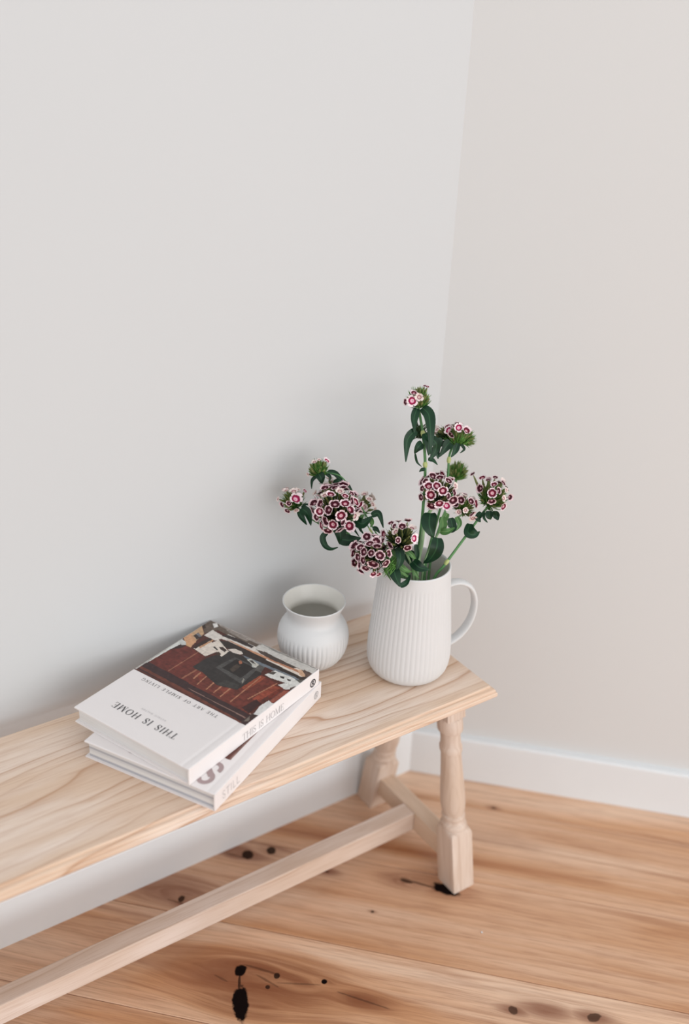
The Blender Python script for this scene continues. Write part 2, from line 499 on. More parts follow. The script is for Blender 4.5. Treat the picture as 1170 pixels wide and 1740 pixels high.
# ------------------------------------------------------------------ lathe with fluting
def lathe(name, prof, mat, parent, N=96, ribs=0, depth=0.0, z0=0, z1=0, centre=(0, 0), caps=(True, False)):
    vs, fs = [], []
    for (r, z) in prof:
        k = 0.0
        if ribs and z0 < z < z1:
            k = depth * min(1, (z - z0) / 0.008, (z1 - z) / 0.010)
        for j in range(N):
            a = 2 * pi * j / N
            rr = r
            if k: rr = r + k * (abs(sin(a * ribs / 2)) ** 0.8 - 1.0)
            vs.append((centre[0] + rr * cos(a), centre[1] + rr * sin(a), z))
    m = len(prof)
    for i in range(m - 1):
        for j in range(N):
            fs.append((i * N + j, i * N + (j + 1) % N, (i + 1) * N + (j + 1) % N, (i + 1) * N + j))
    if caps[0]: fs.append(tuple(range(N))[::-1])
    if caps[1]: fs.append(tuple(range((m - 1) * N, m * N)))
    return mesh_obj(name, vs, fs, mat, parent, smooth=True)

def dense(pts, step):
    out = [pts[0]]
    for a, b in zip(pts[:-1], pts[1:]):
        L = sqrt((a[0] - b[0]) ** 2 + (a[1] - b[1]) ** 2)
        n = max(1, int(L / step))
        for i in range(1, n + 1):
            out.append((a[0] + (b[0] - a[0]) * i / n, a[1] + (b[1] - a[1]) * i / n))
    return out
def catmull(pts, n=6):
    out = []
    P = [pts[0]] + list(pts) + [pts[-1]]
    for i in range(1, len(P) - 2):
        for j in range(n):
            t = j / n
            out.append(tuple(0.5 * ((2 * P[i][k]) + (-P[i - 1][k] + P[i + 1][k]) * t + (2 * P[i - 1][k] - 5 * P[i][k] + 4 * P[i + 1][k] - P[i + 2][k]) * t * t + (-P[i - 1][k] + 3 * P[i][k] - 3 * P[i + 1][k] + P[i + 2][k]) * t ** 3) for k in range(len(pts[0]))))
    out.append(tuple(pts[-1]))
    return out

def tube(name, path, radii, mat, parent, N=10, flat=1.0, smooth=True, upv=Vector((0, 0, 1))):
    vs, fs = [], []
    n = len(path)
    P = [Vector(p) for p in path]
    ref = upv
    for i in range(n):
        d = (P[min(i + 1, n - 1)] - P[max(i - 1, 0)]).normalized()
        s = d.cross(ref)
        if s.length < 1e-4: s = d.cross(Vector((1, 0.2, 0)))
        s.normalize()
        q = s.cross(d).normalized()
        r = radii[i] if isinstance(radii, (list, tuple)) else radii
        for j in range(N):
            a = 2 * pi * j / N
            vs.append(P[i] + s * (r * cos(a)) + q * (r * flat * sin(a)))
    for i in range(n - 1):
        for j in range(N):
            fs.append((i * N + j, i * N + (j + 1) % N, (i + 1) * N + (j + 1) % N, (i + 1) * N + j))
    fs.append(tuple(range(N))[::-1])
    fs.append(tuple(range((n - 1) * N, n * N)))
    return mesh_obj(name, vs, fs, mat, parent, smooth=smooth)

# jug ---------------------------------------------------------------
JX, JY = -0.1944, -0.1970
jug = tag(empty('ribbed_jug', (JX, JY, SEAT_Z)), 'tall white ribbed porcelain jug with a loop handle holding the flowers on the bench end', 'jug')
jp = catmull([(0.030, 0.0012), (0.048, 0.0), (0.0535, 0.0012), (0.0610, 0.0075), (0.0662, 0.0170), (0.0686, 0.030), (0.0688, 0.046), (0.0680, 0.066), (0.0660, 0.090),
              (0.0634, 0.118), (0.0608, 0.148), (0.0586, 0.172), (0.0570, 0.192), (0.0567, 0.1985)], 5)
jp = dense(jp, 0.003)
jp += [(0.0563, 0.2002), (0.0550, 0.2008), (0.0537, 0.2000), (0.0533, 0.1975)]
lathe('body', jp, M_CERAMIC, jug, N=432, ribs=54, depth=0.0007, z0=0.014, z1=0.182)
ji = [(0.0533, 0.1975), (0.0542, 0.180), (0.0568, 0.150), (0.0602, 0.11), (0.0640, 0.07), (0.0650, 0.04), (0.062, 0.018), (0.050, 0.008), (0.02, 0.006), (0.003, 0.006)]
lathe('inner_wall', catmull(ji, 4)[::1], M_CERAMIC_IN, jug, N=96, caps=(False, True))
hd = radians(-14)
hpts = [(0.0570, 0.168), (0.068, 0.1715), (0.084, 0.170), (0.100, 0.160), (0.1100, 0.143), (0.1135, 0.122), (0.1110, 0.100), (0.1030, 0.078), (0.0900, 0.060), (0.0765, 0.050), (0.0665, 0.046)]
hp = catmull(hpts, 4)
hv, hf = [], []
K = 16
hp = [(r, z - 0.018 * min(1, (z + 0.02) / 0.12)) for r, z in hp]
for i, (r, z) in enumerate(hp):
    a = hp[max(i - 1, 0)]; b = hp[min(i + 1, len(hp) - 1)]
    dr, dz = b[0] - a[0], b[1] - a[1]
    L = sqrt(dr * dr + dz * dz)
    nr, nz = -dz / L, dr / L
    for j in range(K):
        q = 2 * pi * j / K
        th = 0.0042 * cos(q)
        wd = 0.0095 * sin(q)
        rr, z2 = r + nr * th, z + nz * th
        hv.append((rr * cos(hd) - wd * sin(hd), rr * sin(hd) + wd * cos(hd), z2))
for i in range(len(hp) - 1):
    for j in range(K):
        hf.append((i * K + j, i * K + (j + 1) % K, (i + 1) * K + (j + 1) % K, (i + 1) * K + j))
mesh_obj('handle', hv, hf, M_CERAMIC, jug, smooth=True)

# pot ---------------------------------------------------------------
PX, PY = -0.3183, -0.0976
pot = tag(empty('ribbed_pot', (PX, PY, SEAT_Z)), 'small round white ribbed porcelain pot with flared rim behind the books', 'pot')
pp = catmull([(0.022, 0.0012), (0.032, 0.0), (0.0365, 0.002), (0.0465, 0.0115), (0.0540, 0.024), (0.0580, 0.038), (0.0592, 0.052), (0.0570, 0.066), (0.0510, 0.078), (0.0452, 0.0850),
              (0.0432, 0.0905), (0.0436, 0.0965), (0.0465, 0.105), (0.0500, 0.1120), (0.0516, 0.1155)], 5)
pp = dense(pp, 0.002)
pp += [(0.0517, 0.1170), (0.0508, 0.1178), (0.0496, 0.1168)]
lathe('body', pp, M_CERAMIC, pot, N=368, ribs=46, depth=0.0014, z0=0.006, z1=0.066)
pin = catmull([(0.0496, 0.1168), (0.0478, 0.1120), (0.0440, 0.104), (0.0405, 0.0960), (0.0402, 0.090), (0.0425, 0.084), (0.0480, 0.077), (0.0535, 0.064), (0.0555, 0.050), (0.053, 0.034), (0.045, 0.018), (0.030, 0.008), (0.003, 0.006)], 4)
lathe('inner_wall', pin, M_CERAMIC_IN, pot, N=96, caps=(False, True))

# ------------------------------------------------------------------ lettering
def arc(cx, cy, rx, ry, a0, a1, w0, w1, n=14):
    """stroke along an ellipse, width w0 where it runs horizontally, w1 where vertically"""
    q = []
    for i in range(n + 1):
        a = radians(a0 + (a1 - a0) * i / n)
        w = w0 + (w1 - w0) * abs(cos(a))
        q.append((cx + rx * cos(a), cy + ry * sin(a), cos(a), sin(a), w))
    quads = []
    for (x0, y0, c0, s0, w0_), (x1, y1, c1, s1, w1_) in zip(q[:-1], q[1:]):
        quads.append([(x0 - c0 * w0_ / 2, y0 - s0 * w0_ / 2), (x0 + c0 * w0_ / 2, y0 + s0 * w0_ / 2), (x1 + c1 * w1_ / 2, y1 + s1 * w1_ / 2), (x1 - c1 * w1_ / 2, y1 - s1 * w1_ / 2)])
    return quads
def bar(x0, y0, x1, y1, w):
    d = sqrt((x1 - x0) ** 2 + (y1 - y0) ** 2)
    nx, ny = -(y1 - y0) / d * w / 2, (x1 - x0) / d * w / 2
    return [[(x0 - nx, y0 - ny), (x1 - nx, y1 - ny), (x1 + nx, y1 + ny), (x0 + nx, y0 + ny)]]
def glyph(ch, K=0.13, T=0.035, serif=True):
    s = []
    def ser(x, y, w=0.24):
        return bar(x - w / 2, y, x + w / 2, y, T) if serif else []
    if ch == 'T':
        s += bar(0.36, 0, 0.36, 1, K) + bar(0.0, 0.985, 0.72, 0.985, T) + ser(0.36, 0.015)
        if serif: s += bar(0.015, 0.99, 0.0, 0.78, T) + bar(0.705, 0.99, 0.72, 0.78, T)
        return s, 0.72
    if ch == 'H':
        s += bar(0.14, 0, 0.14, 1, K) + bar(0.70, 0, 0.70, 1, K) + bar(0.14, 0.52, 0.70, 0.52, T)
        for x in (0.14, 0.70): s += ser(x, 0.015) + ser(x, 0.985)
        return s, 0.84
    if ch == 'I':
        s += bar(0.13, 0, 0.13, 1, K) + ser(0.13, 0.015) + ser(0.13, 0.985)
        return s, 0.26
    if ch == 'L':
        s += bar(0.13, 0, 0.13, 1, K) + bar(0.1, 0.015, 0.62, 0.015, T) + ser(0.13, 0.985) + ser(0.13, 0.015)
        if serif: s += bar(0.60, 0.0, 0.64, 0.26, T)
        return s, 0.62
    if ch in 'EF':
        s += bar(0.14, 0, 0.14, 1, K) + bar(0.1, 0.985, 0.60, 0.985, T) + bar(0.14, 0.52, 0.44, 0.52, T)
        if ch == 'E': s += bar(0.1, 0.015, 0.62, 0.015, T)
        else: s += ser(0.14, 0.015)
        if serif:
            s += bar(0.59, 1.0, 0.61, 0.78, T) + bar(0.44, 0.40, 0.44, 0.64, T)
            if ch == 'E': s += bar(0.61, 0.0, 0.65, 0.24, T)
        return s, 0.64
    if ch == 'O':
        s += arc(0.44, 0.5, 0.40 - K / 2 + 0.03, 0.5 - T / 2, 0, 360, T, K, 40)
        return s, 0.88
    if ch == 'G':
        s += arc(0.44, 0.5, 0.38, 0.48, 40, 315, T, K, 30) + bar(0.74, 0.02, 0.74, 0.42, K * 0.8) + ser(0.74, 0.42)
        return s, 0.86
    if ch == 'S':
        s += arc(0.30, 0.745, 0.20, 0.235, 20, 250, T, K * 0.8, 20)
        s += bar(0.17, 0.62, 0.45, 0.38, K * 1.1)
        s += arc(0.31, 0.255, 0.21, 0.235, -200, 60, T, K * 0.8, 22)
        if serif: s += bar(0.49, 0.72, 0.51, 0.98, T) + bar(0.10, 0.30, 0.08, 0.02, T)
        return s, 0.58
    if ch == 'M':
        s += bar(0.10, 0, 0.12, 1, T) + bar(0.12, 1.0, 0.46, 0.02, K) + bar(0.46, 0.02, 0.82, 1.0, T) + bar(0.84, 0, 0.84, 1, K)
        s += ser(0.10, 0.015, 0.2) + ser(0.84, 0.015) + ser(0.10, 0.985, 0.2) + ser(0.84, 0.985)
        return s, 0.98
    if ch == 'N':
        s += bar(0.11, 0, 0.11, 1, T) + bar(0.11, 1.0, 0.70, 0.0, K) + bar(0.70, 0, 0.70, 1, T) + ser(0.11, 0.015, 0.2) + ser(0.70, 0.985, 0.2)
        return s, 0.82
    if ch == 'A':
        s += bar(0.05, 0, 0.38, 1, T) + bar(0.38, 1.0, 0.70, 0, K) + bar(0.17, 0.34, 0.58, 0.34, T) + ser(0.06, 0.015, 0.2) + ser(0.70, 0.015)
        return s, 0.78
    if ch == 'V':
        s += bar(0.07, 1, 0.38, 0, K) + bar(0.38, 0, 0.68, 1, T) + ser(0.07, 0.985) + ser(0.68, 0.985, 0.2)
        return s, 0.76
    if ch == 'W':
        s += bar(0.06, 1, 0.30, 0, K) + bar(0.30, 0, 0.52, 1, T) + bar(0.52, 1, 0.76, 0, K) + bar(0.76, 0, 0.98, 1, T)
        return s, 1.05
    if ch in 'PR':
        s += bar(0.14, 0, 0.14, 1, K) + arc(0.38, 0.74, 0.18, 0.24, -90, 90, T, K, 14) + bar(0.1, 0.985, 0.40, 0.985, T) + bar(0.14, 0.50, 0.40, 0.50, T) + ser(0.14, 0.015)
        if ch == 'R': s += bar(0.38, 0.50, 0.68, 0.0, K)
        return s, (0.70 if ch == 'R' else 0.60)
    return [], 0.4
def text_mesh(name, txt, origin, xd, yd, height, length, mat, parent, K=0.13, T=0.035, serif=True, lift=0.00025):
    """flat print fitted to a given length: advances spread evenly (letterspacing)"""
    gl = [glyph(c, K, T, serif) if c != ' ' else ([], 0.42) for c in txt]
    tot = sum(g[1] for g in gl) * height
    gap = (length - tot) / (len(txt) - 1)
    xd, yd = Vector(xd), Vector(yd)
    nrm = xd.cross(yd).normalized() * lift
    vs, fs = [], []
    x = 0.0
    for quads, wd in gl:
        for q in quads:
            b = len(vs)
            for (gx, gy) in q:
                vs.append(Vector(origin) + xd * (x + gx * height) + yd * (gy * height) + nrm * (1 + 0.04 * (len(fs) % 9)))
            fs.append((b, b + 1, b + 2, b + 3))
        x += wd * height + gap
    return mesh_obj(name, vs, fs, mat, parent)
def emblem(name, c, xd, yd, R, mat, parent):
    xd, yd = Vector(xd), Vector(yd)
    quads = arc(0, 0, 0.86, 0.86, 0, 360, 0.28, 0.28, 36)
    g, wd = glyph('R', 0.24, 0.14, False)
    for q in g:
        quads.append([((px - 0.36) * 1.15, (py - 0.5) * 1.15) for px, py in q])
    nrm = xd.cross(yd).normalized() * 0.00025
    vs, fs = [], []
    for q in quads:
        b = len(vs)
        for gx, gy in q: vs.append(Vector(c) + xd * (gx * R) + yd * (gy * R) + nrm * (1 + 0.04 * (len(fs) % 9)))
        fs.append((b, b + 1, b + 2, b + 3))
    return mesh_obj(name, vs, fs, mat, parent)

# ------------------------------------------------------------------ books
def cover_z(wv):
    """hinge groove close to the spine"""
    return -0.0007 * math.exp(-((wv - 0.0125) / 0.0028) ** 2)
def book(name, loc, rz, L, W, T, pages, label):
    root = tag(empty(name, loc, rz), label, 'book', 'art books stacked on the bench')
    CT = 0.0028
    def board(nm, zb, top):
        ws = [0.0006, 0.0016] + [0.0016 + (0.024 - 0.0016) * i / 12 for i in range(1, 13)] + [0.06, 0.12, W - 0.0012, W]
        vs, fs = [], []
        xs = [0.0, 0.0010, L - 0.0010, L]
        for s_, zz in ((0, zb), (1, zb + CT)):
            for x in xs:
                for wv in ws:
                    dz = 0
                    out = (s_ == 1) == top
                    if out:
                        dz = cover_z(wv) * (1 if top else -1)
                        if x in (0.0, L) or wv in (ws[0], W): dz -= 0.0007 * (1 if top else -1)
                    vs.append((x, wv, zz + dz))
        nx, nw = len(xs), len(ws)
        def I(s_, i, j): return s_ * nx * nw + i * nw + j
        for i in range(nx - 1):
            for j in range(nw - 1):
                fs.append((I(1, i, j), I(1, i + 1, j), I(1, i + 1, j + 1), I(1, i, j + 1)))
                fs.append((I(0, i, j), I(0, i, j + 1), I(0, i + 1, j + 1), I(0, i + 1, j)))
        for i in range(nx - 1):
            fs.append((I(0, i, 0), I(0, i + 1, 0), I(1, i + 1, 0), I(1, i, 0)))
            fs.append((I(0, i, nw - 1), I(1, i, nw - 1), I(1, i + 1, nw - 1), I(0, i + 1, nw - 1)))
        for j in range(nw - 1):
            fs.append((I(0, 0, j), I(1, 0, j), I(1, 0, j + 1), I(0, 0, j + 1)))
            fs.append((I(0, nx - 1, j), I(0, nx - 1, j + 1), I(1, nx - 1, j + 1), I(1, nx - 1, j)))
        return mesh_obj(nm, vs, fs, M_CLOTH, root)
    board('back_cover', 0.0, False)
    fc = board('front_cover', T - CT, True)
    # spine board, wraps both covers
    sp = bm_obj('spine', box_bm(0.0, L, 0.0, 0.0026, 0.0003, T - 0.0003, 0.0006, 2), M_CLOTH, root)
    pb = bm_obj('page_block', box_bm(0.0040, L - 0.0040, 0.0030, W - 0.0050, CT + 0.0001, T - CT - 0.0001, 0.0, 1), pages, root)
    return root, fc, sp

B2 = dict(L=0.3011, W=0.2243, T=0.0307, a=0.49028, x=-0.62803, y=-0.33369)
B1 = dict(L=0.2988, W=0.2242, T=0.0286, a=0.35871, x=-0.64966, y=-0.30036)
b2, b2_front, b2_spine = book('book', (B2['x'], B2['y'], SEAT_Z), B2['a'], B2['L'], B2['W'], B2['T'], M_PAGES2,
          'lower white hardback book resting on the bench seat with STILL on its spine')
b1, b1_front, b1_spine = book('book', (B1['x'], B1['y'], SEAT_Z + B2['T']), B1['a'], B1['L'], B1['W'], B1['T'], M_PAGES,
          'upper white hardback book titled THIS IS HOME with a dark room photograph on its cover')
T1 = B1['T']
# cover text: reads along +w with its top toward the tail (-u)
text_mesh('title_text', 'THIS IS HOME', (0.0462, 0.060, T1), (0, 1, 0), (-1, 0, 0), 0.0125, 0.123, M_INK, b1_front, 0.15, 0.045)
text_mesh('subtitle_text', 'THE ART OF SIMPLE LIVING', (0.1135, 0.0455, T1), (0, 1, 0), (-1, 0, 0), 0.0062, 0.150, M_INK_GREY, b1_front, 0.16, 0.06)
text_mesh('author_text', 'NATALIE WALTON', (0.0590, 0.0965, T1), (0, 1, 0), (-1, 0, 0), 0.0034, 0.048, M_INK_PALE, b1_front, 0.2, 0.1, False)
text_mesh('spine_text', 'THIS IS HOME', (0.1130, 0.0, 0.0050), (1, 0, 0), (0, 0, 1), 0.0120, 0.096, M_INK_SPINE, b1_spine, 0.13, 0.05)
emblem('spine_emblem', (0.2825, 0.0, 0.0111), (1, 0, 0), (0, 0, 1), 0.0072, M_INK, b1_spine)
text_mesh('spine_text', 'STILL', (0.0180, 0.0, 0.0078), (1, 0, 0), (0, 0, 1), 0.0135, 0.044, M_INK_SPINE, b2_spine, 0.085, 0.085, False)
emblem('spine_emblem', (0.2845, 0.0, 0.0148), (1, 0, 0), (0, 0, 1), 0.0070, M_INK_SPINE, b2_spine)
text_mesh('title_text', 'STILL', (0.0560, 0.0165, B2['T']), (0, 1, 0), (-1, 0, 0), 0.0450, 0.155, M_INK_MAUVE, b2_front, 0.19, 0.16, False)

# colour areas of the cover photograph in millimetres on the cover (along the spine, away from it)
PIC = [
    ((84, 44, 36), 0.3, [(118, 230), (309, 235), (305, -16), (108, -11)]),
    ((104, 46, 38), 0.35, [(148, 220), (193, 216), (218, 210), (214, 161), (183, 156), (161, 148), (152, 139), (146, 111)]),
    ((58, 38, 38), 0.25, [(125, 224), (148, 220), (146, 111), (149, 137), (143, 13), (144, 4), (119, 0), (120, 111), (124, 90)]),
    ((104, 56, 44), 0.3, [(128, 225), (133, 219), (130, 96), (130, 120), (124, 11), (120, 8), (123, 113)]),
    ((150, 125, 115), 0, [(146, 43), (148, 44), (147, 9), (145, 8)]),
    ((140, 110, 100), 0, [(136, 125), (135, 124), (133, 12), (135, 12)]),
    ((120, 110, 100), 0.1, [(126, 9), (145, 10), (151, 9), (149, 7), (130, 4)]),
    ((108, 50, 40), 0.35, [(175, 161), (184, 154), (178, 68), (231, 65), (226, 2), (187, 3), (195, 21), (144, 14), (145, 133)]),
    ((146, 72, 50), 0.3, [(187, 66), (229, 63), (229, 51), (185, 53)]),
    ((140, 66, 48), 0.4, [(175, 33), (222, 31), (222, 17), (174, 22)]),
    ((128, 58, 44), 0.3, [(168, 139), (181, 138), (179, 125), (161, 123)]),
    ((128, 58, 44), 0.3, [(164, 85), (178, 82), (175, 71), (156, 71)]),
    ((60, 34, 32), 0.3, [(149, 32), (178, 28), (174, 15), (145, 15)]),
    ((172, 120, 92), 0.1, [(159, 137), (178, 139), (177, 136), (158, 134)]),
    ((172, 120, 92), 0.1, [(151, 122), (176, 125), (175, 123), (150, 120)]),
    ((172, 120, 92), 0.1, [(150, 103), (172, 106), (171, 103), (150, 101)]),
    ((172, 120, 92), 0.1, [(151, 89), (174, 91), (173, 88), (150, 87)]),
    ((172, 120, 92), 0.1, [(150, 75), (175, 77), (174, 74), (149, 73)]),
    ((172, 120, 92), 0.1, [(150, 55), (227, 59), (226, 57), (149, 53)]),
    ((172, 120, 92), 0.1, [(171, 39), (229, 29), (228, 27), (170, 37)]),
    ((150, 98, 76), 0.1, [(150, 180), (221, 178), (220, 176), (149, 178)]),
    ((150, 98, 76), 0.1, [(148, 151), (187, 148), (186, 145), (147, 148)]),
    ((58, 38, 36), 0.2, [(193, 216), (216, 217), (218, 205), (210, 205)]),
    ((50, 46, 44), 0.25, [(180, 157), (212, 156), (249, 143), (252, 111), (250, 77), (231, 61), (178, 65), (168, 97), (179, 135)]),
    ((78, 76, 74), 0.3, [(202, 129), (242, 123), (242, 76), (193, 68)]),
    ((40, 35, 33), 0.2, [(207, 120), (239, 118), (238, 81), (205, 80)]),
    ((60, 58, 55), 0.3, [(186, 96), (190, 71), (179, 66), (170, 97)]),
    ((95, 92, 88), 0.3, [(254, 83), (252, 70), (235, 65), (234, 77)]),
    ((165, 105, 78), 0.2, [(237, 112), (241, 110), (236, 103), (231, 105)]),
    ((70, 60, 52), 0.3, [(212, 109), (229, 109), (228, 100), (208, 99)]),
    ((172, 175, 170), 0.2, [(241, 89), (247, 87), (247, 81), (240, 79), (237, 84)]),
    ((150, 145, 135), 0.2, [(198, 73), (207, 77), (205, 73), (196, 69)]),
    ((118, 126, 134), 0.2, [(254, 122), (258, 104), (262, 63), (262, 1), (250, -3), (250, 11), (251, 50), (250, 77), (248, 100)]),
    ((55, 46, 42), 0.2, [(261, 174), (268, 159), (267, 3), (263, -1), (259, 6), (255, 92), (253, 121), (253, 154)]),
    ((226, 214, 202), 0.12, [(219, 190), (226, 189), (238, 183), (251, 186), (250, 177), (263, 176), (248, 143), (251, 141), (229, 140), (235, 155), (214, 161)]),
    ((196, 150, 112), 0.1, [(227, 186), (257, 183), (256, 180), (226, 182)]),
    ((70, 52, 42), 0.1, [(230, 155), (237, 153), (234, 145), (228, 146)]),
    ((60, 45, 40), 0.1, [(247, 161), (251, 156), (248, 145), (242, 145), (244, 156)]),
    ((50, 45, 42), 0.1, [(241, 169), (244, 167), (241, 158), (238, 157)]),
    ((218, 208, 198), 0.08, [(251, 146), (259, 139), (260, 125), (257, 119), (252, 121), (249, 133)]),
    ((192, 190, 180), 0.25, [(248, 105), (254, 101), (249, 80), (239, 80), (246, 98)]),
    ((70, 66, 64), 0.2, [(248, 100), (252, 96), (247, 85), (246, 91)]),
    ((104, 90, 80), 0.3, [(281, 225), (298, 224), (298, 207), (296, 115), (291, 106), (281, 113), (281, 168), (283, 194), (262, 206)]),
    ((222, 214, 206), 0.08, [(257, 202), (278, 202), (275, 178), (284, 173), (284, 115), (281, 92), (274, 87), (270, 103), (269, 161), (267, 174), (257, 178)]),
    ((60, 50, 48), 0.2, [(274, 179), (282, 174), (285, 149), (283, 118), (277, 119), (276, 149)]),
    ((200, 150, 118), 0.1, [(270, 163), (272, 159), (273, 85), (269, 81), (268, 85)]),
    ((226, 212, 200), 0.1, [(272, 82), (275, 75), (280, 21), (270, 6), (265, 5), (265, 18), (266, 81)]),
    ((186, 130, 100), 0.1, [(272, 86), (274, 81), (276, 12), (271, 10), (269, 78)]),
    ((206, 202, 196), 0.12, [(279, 116), (296, 115), (298, 53), (300, 3), (281, 0), (280, 29), (280, 77), (283, 94)]),
    ((80, 68, 62), 0.2, [(279, 111), (282, 94), (281, 68), (280, 29), (275, 33), (272, 71), (274, 97)]),
    ((150, 146, 140), 0.3, [(297, 116), (299, 112), (301, 2), (296, 4), (293, 88)]),
    ((160, 150, 142), 0.3, [(300, 209), (300, 207), (297, 113), (292, 112), (294, 200)]),
    ((150, 140, 132), 0.3, [(295, 191), (296, 161), (291, 136), (287, 138), (289, 178)]),
    ((92, 72, 64), 0.25, [(283, 18), (282, 0), (266, 1), (275, 15)]),
    ((208, 168, 138), 0.2, [(276, 25), (280, 20), (273, 8), (266, 4), (268, 16)]),
    ((60, 46, 40), 0.1, [(260, 14), (269, 5), (266, -1), (256, 4)]),
    ((95, 92, 86), 0.3, [(251, 14), (265, -2), (247, -3), (245, 7)]),
    ((222, 221, 216), 0.08, [(234, 57), (249, 53), (253, 51), (255, 15), (249, -3), (240, -1), (239, 10), (236, 26), (233, 45)]),
    ((60, 54, 52), 0.1, [(246, 37), (249, 30), (244, 27), (243, 33)]),
    ((60, 54, 52), 0.1, [(247, 24), (249, 17), (245, 16), (244, 20)]),
    ((80, 74, 70), 0.2, [(240, 57), (249, 52), (250, 46), (242, 47)]),
    ((218, 217, 212), 0.1, [(226, 25), (237, 19), (241, 2), (231, 1), (224, 9)]),
    ((90, 70, 62), 0.3, [(231, 6), (241, 2), (227, -2), (225, -1)]),
    ((150, 82, 66), 0.25, [(186, 10), (220, 9), (225, 0), (187, 0)]),
    ((120, 54, 42), 0.25, [(185, 4), (206, 2), (224, 0), (186, -1)]),
    ((226, 225, 222), 0.03, [(147, 8), (169, 14), (188, 12), (185, 4), (187, 0), (150, -1), (149, 5)]),
    ((60, 40, 36), 0.1, [(147, 12), (150, -1), (136, -3), (136, 7)]),
    ((205, 160, 118), 0.12, [(236, 222), (251, 224), (238, 202), (218, 195), (218, 205)]),
    ((200, 165, 130), 0.12, [(250, 224), (278, 226), (261, 205), (236, 201)]),
    ((60, 50, 48), 0.25, [(246, 215), (258, 215), (251, 201), (241, 203)]),
    ((120, 120, 125), 0.3, [(252, 215), (257, 213), (253, 203), (249, 205)]),
    ((58, 46, 40), 0.2, [(279, 228), (285, 227), (276, 214), (271, 215)]),
    ((58, 42, 36), 0.2, [(220, 193), (245, 193), (258, 190), (257, 183), (245, 185), (220, 187)]),
    ((215, 180, 150), 0.2, [(245, 233), (253, 232), (271, 232), (278, 228), (264, 226), (244, 226)]),
    ((235, 232, 228), 0.1, [(292, 214), (298, 210), (291, 201), (284, 204)]),
    ((218, 219, 214), 0.04, [(131, 227), (124, 225), (192, 225), (221, 224), (215, 214), (194, 217), (152, 219), (131, 222)]),
    ((206, 208, 204), 0.15, [(219, 222), (227, 222), (225, 212), (219, 206), (214, 211)]),
    ((210, 160, 122), 0.12, [(235, 228), (251, 226), (235, 199), (220, 197), (226, 215)]),
    ((180, 176, 170), 0.2, [(123, 224), (122, 220), (302, 224), (302, 229)]),
]


def smooth_noise(shape, cells, seed):
    r = np.random.default_rng(seed)
    g = r.random((cells[0] + 2, cells[1] + 2))
    yy = np.linspace(0, cells[0], shape[0]); xx = np.linspace(0, cells[1], shape[1])
    yi = yy.astype(int); xi = xx.astype(int)
    fy = (yy - yi)[:, None]; fx = (xx - xi)[None, :]
    fy = fy * fy * (3 - 2 * fy); fx = fx * fx * (3 - 2 * fx)
    a = g[np.ix_(yi, xi)]; b = g[np.ix_(yi, xi + 1)]; c = g[np.ix_(yi + 1, xi)]; d = g[np.ix_(yi + 1, xi + 1)]
    return (a * (1 - fx) + b * fx) * (1 - fy) + (c * (1 - fx) + d * fx) * fy
def photo_print(name, u0, u1, w0, w1, step, polys, parent, top):
    """flat printed photograph: a fine grid whose colours are filled polygon by polygon (mm units)"""
    nu = int((u1 - u0) / step) + 1; nw = int((w1 - w0) / step) + 1
    U = np.linspace(u0, u1, nu); Wv = np.linspace(w0, w1, nw)
    UU, WW = np.meshgrid(U, Wv, indexing='ij')
    col = np.ones((nu, nw, 3)) * 0.05
    gr = 0.55 * smooth_noise((nu, nw), (34, 60), 3) + 0.45 * smooth_noise((nu, nw), (90, 30), 4)
    for c, nz, pts in polys:
        inside = np.zeros((nu, nw), bool)
        m = len(pts)
        for i in range(m):
            (x0, y0), (x1, y1) = pts[i], pts[(i + 1) % m]
            x0, y0, x1, y1 = x0 / 1000, y0 / 1000, x1 / 1000, y1 / 1000
            if y0 == y1: continue
            cond = (WW >= min(y0, y1)) & (WW < max(y0, y1))
            xx = x0 + (WW - y0) * (x1 - x0) / (y1 - y0)
            inside ^= cond & (UU < xx)
        base = np.array([lin(q) for q in c])
        f = (1 + nz * 2.6 * (gr - 0.5))[..., None]
        col[inside] = np.clip(base * f, 0, 1)[inside]
    me = bpy.data.meshes.new(name)
    z = top + 0.00012 + np.array([cover_z(q) for q in Wv])[None, :] * np.ones((nu, 1))
    V = np.stack([UU, WW, z], -1).reshape(-1, 3)
    idx = np.arange(nu * nw).reshape(nu, nw)
    F = np.stack([idx[:-1, :-1], idx[1:, :-1], idx[1:, 1:], idx[:-1, 1:]], -1).reshape(-1, 4)
    me.from_pydata(V.tolist(), [], F.tolist())
    ca = me.color_attributes.new('print', 'FLOAT_COLOR', 'POINT')
    ca.data.foreach_set('color', np.concatenate([col, np.ones((nu, nw, 1))], -1).astype(np.float32).ravel())
    me.materials.append(M_PRINT)
    o = bpy.data.objects.new(name, me)
    COL.objects.link(o); o.parent = parent
    return o
photo_print('cover_photograph', 0.1205, 0.2975, 0.0012, 0.2232, 0.0008, PIC, b1_front, T1)
photo_print('cover_photograph', 0.0700, 0.2950, 0.0205, 0.2180, 0.004,
            [((150, 118, 108), 0.25, [(60, 0), (310, 0), (310, 240), (60, 240)]), ((96, 52, 44), 0.3, [(60, 24), (84, 24), (140, 22), (300, 60), (300, 220), (60, 220)])], b2_front, B2['T'])

# ------------------------------------------------------------------ the flowers
RM = ROT.to_matrix()
D0 = 1.7187
def at(px, py, off=0.0):
    d = D0 + off
    return CAM + RM @ Vector(((px - 585) / FPX * d, -(py - 870) / FPX * d, -d))
def cdir(r, u, t):
    return (RM @ Vector((r, u, t))).normalized()
PXM = FPX / D0

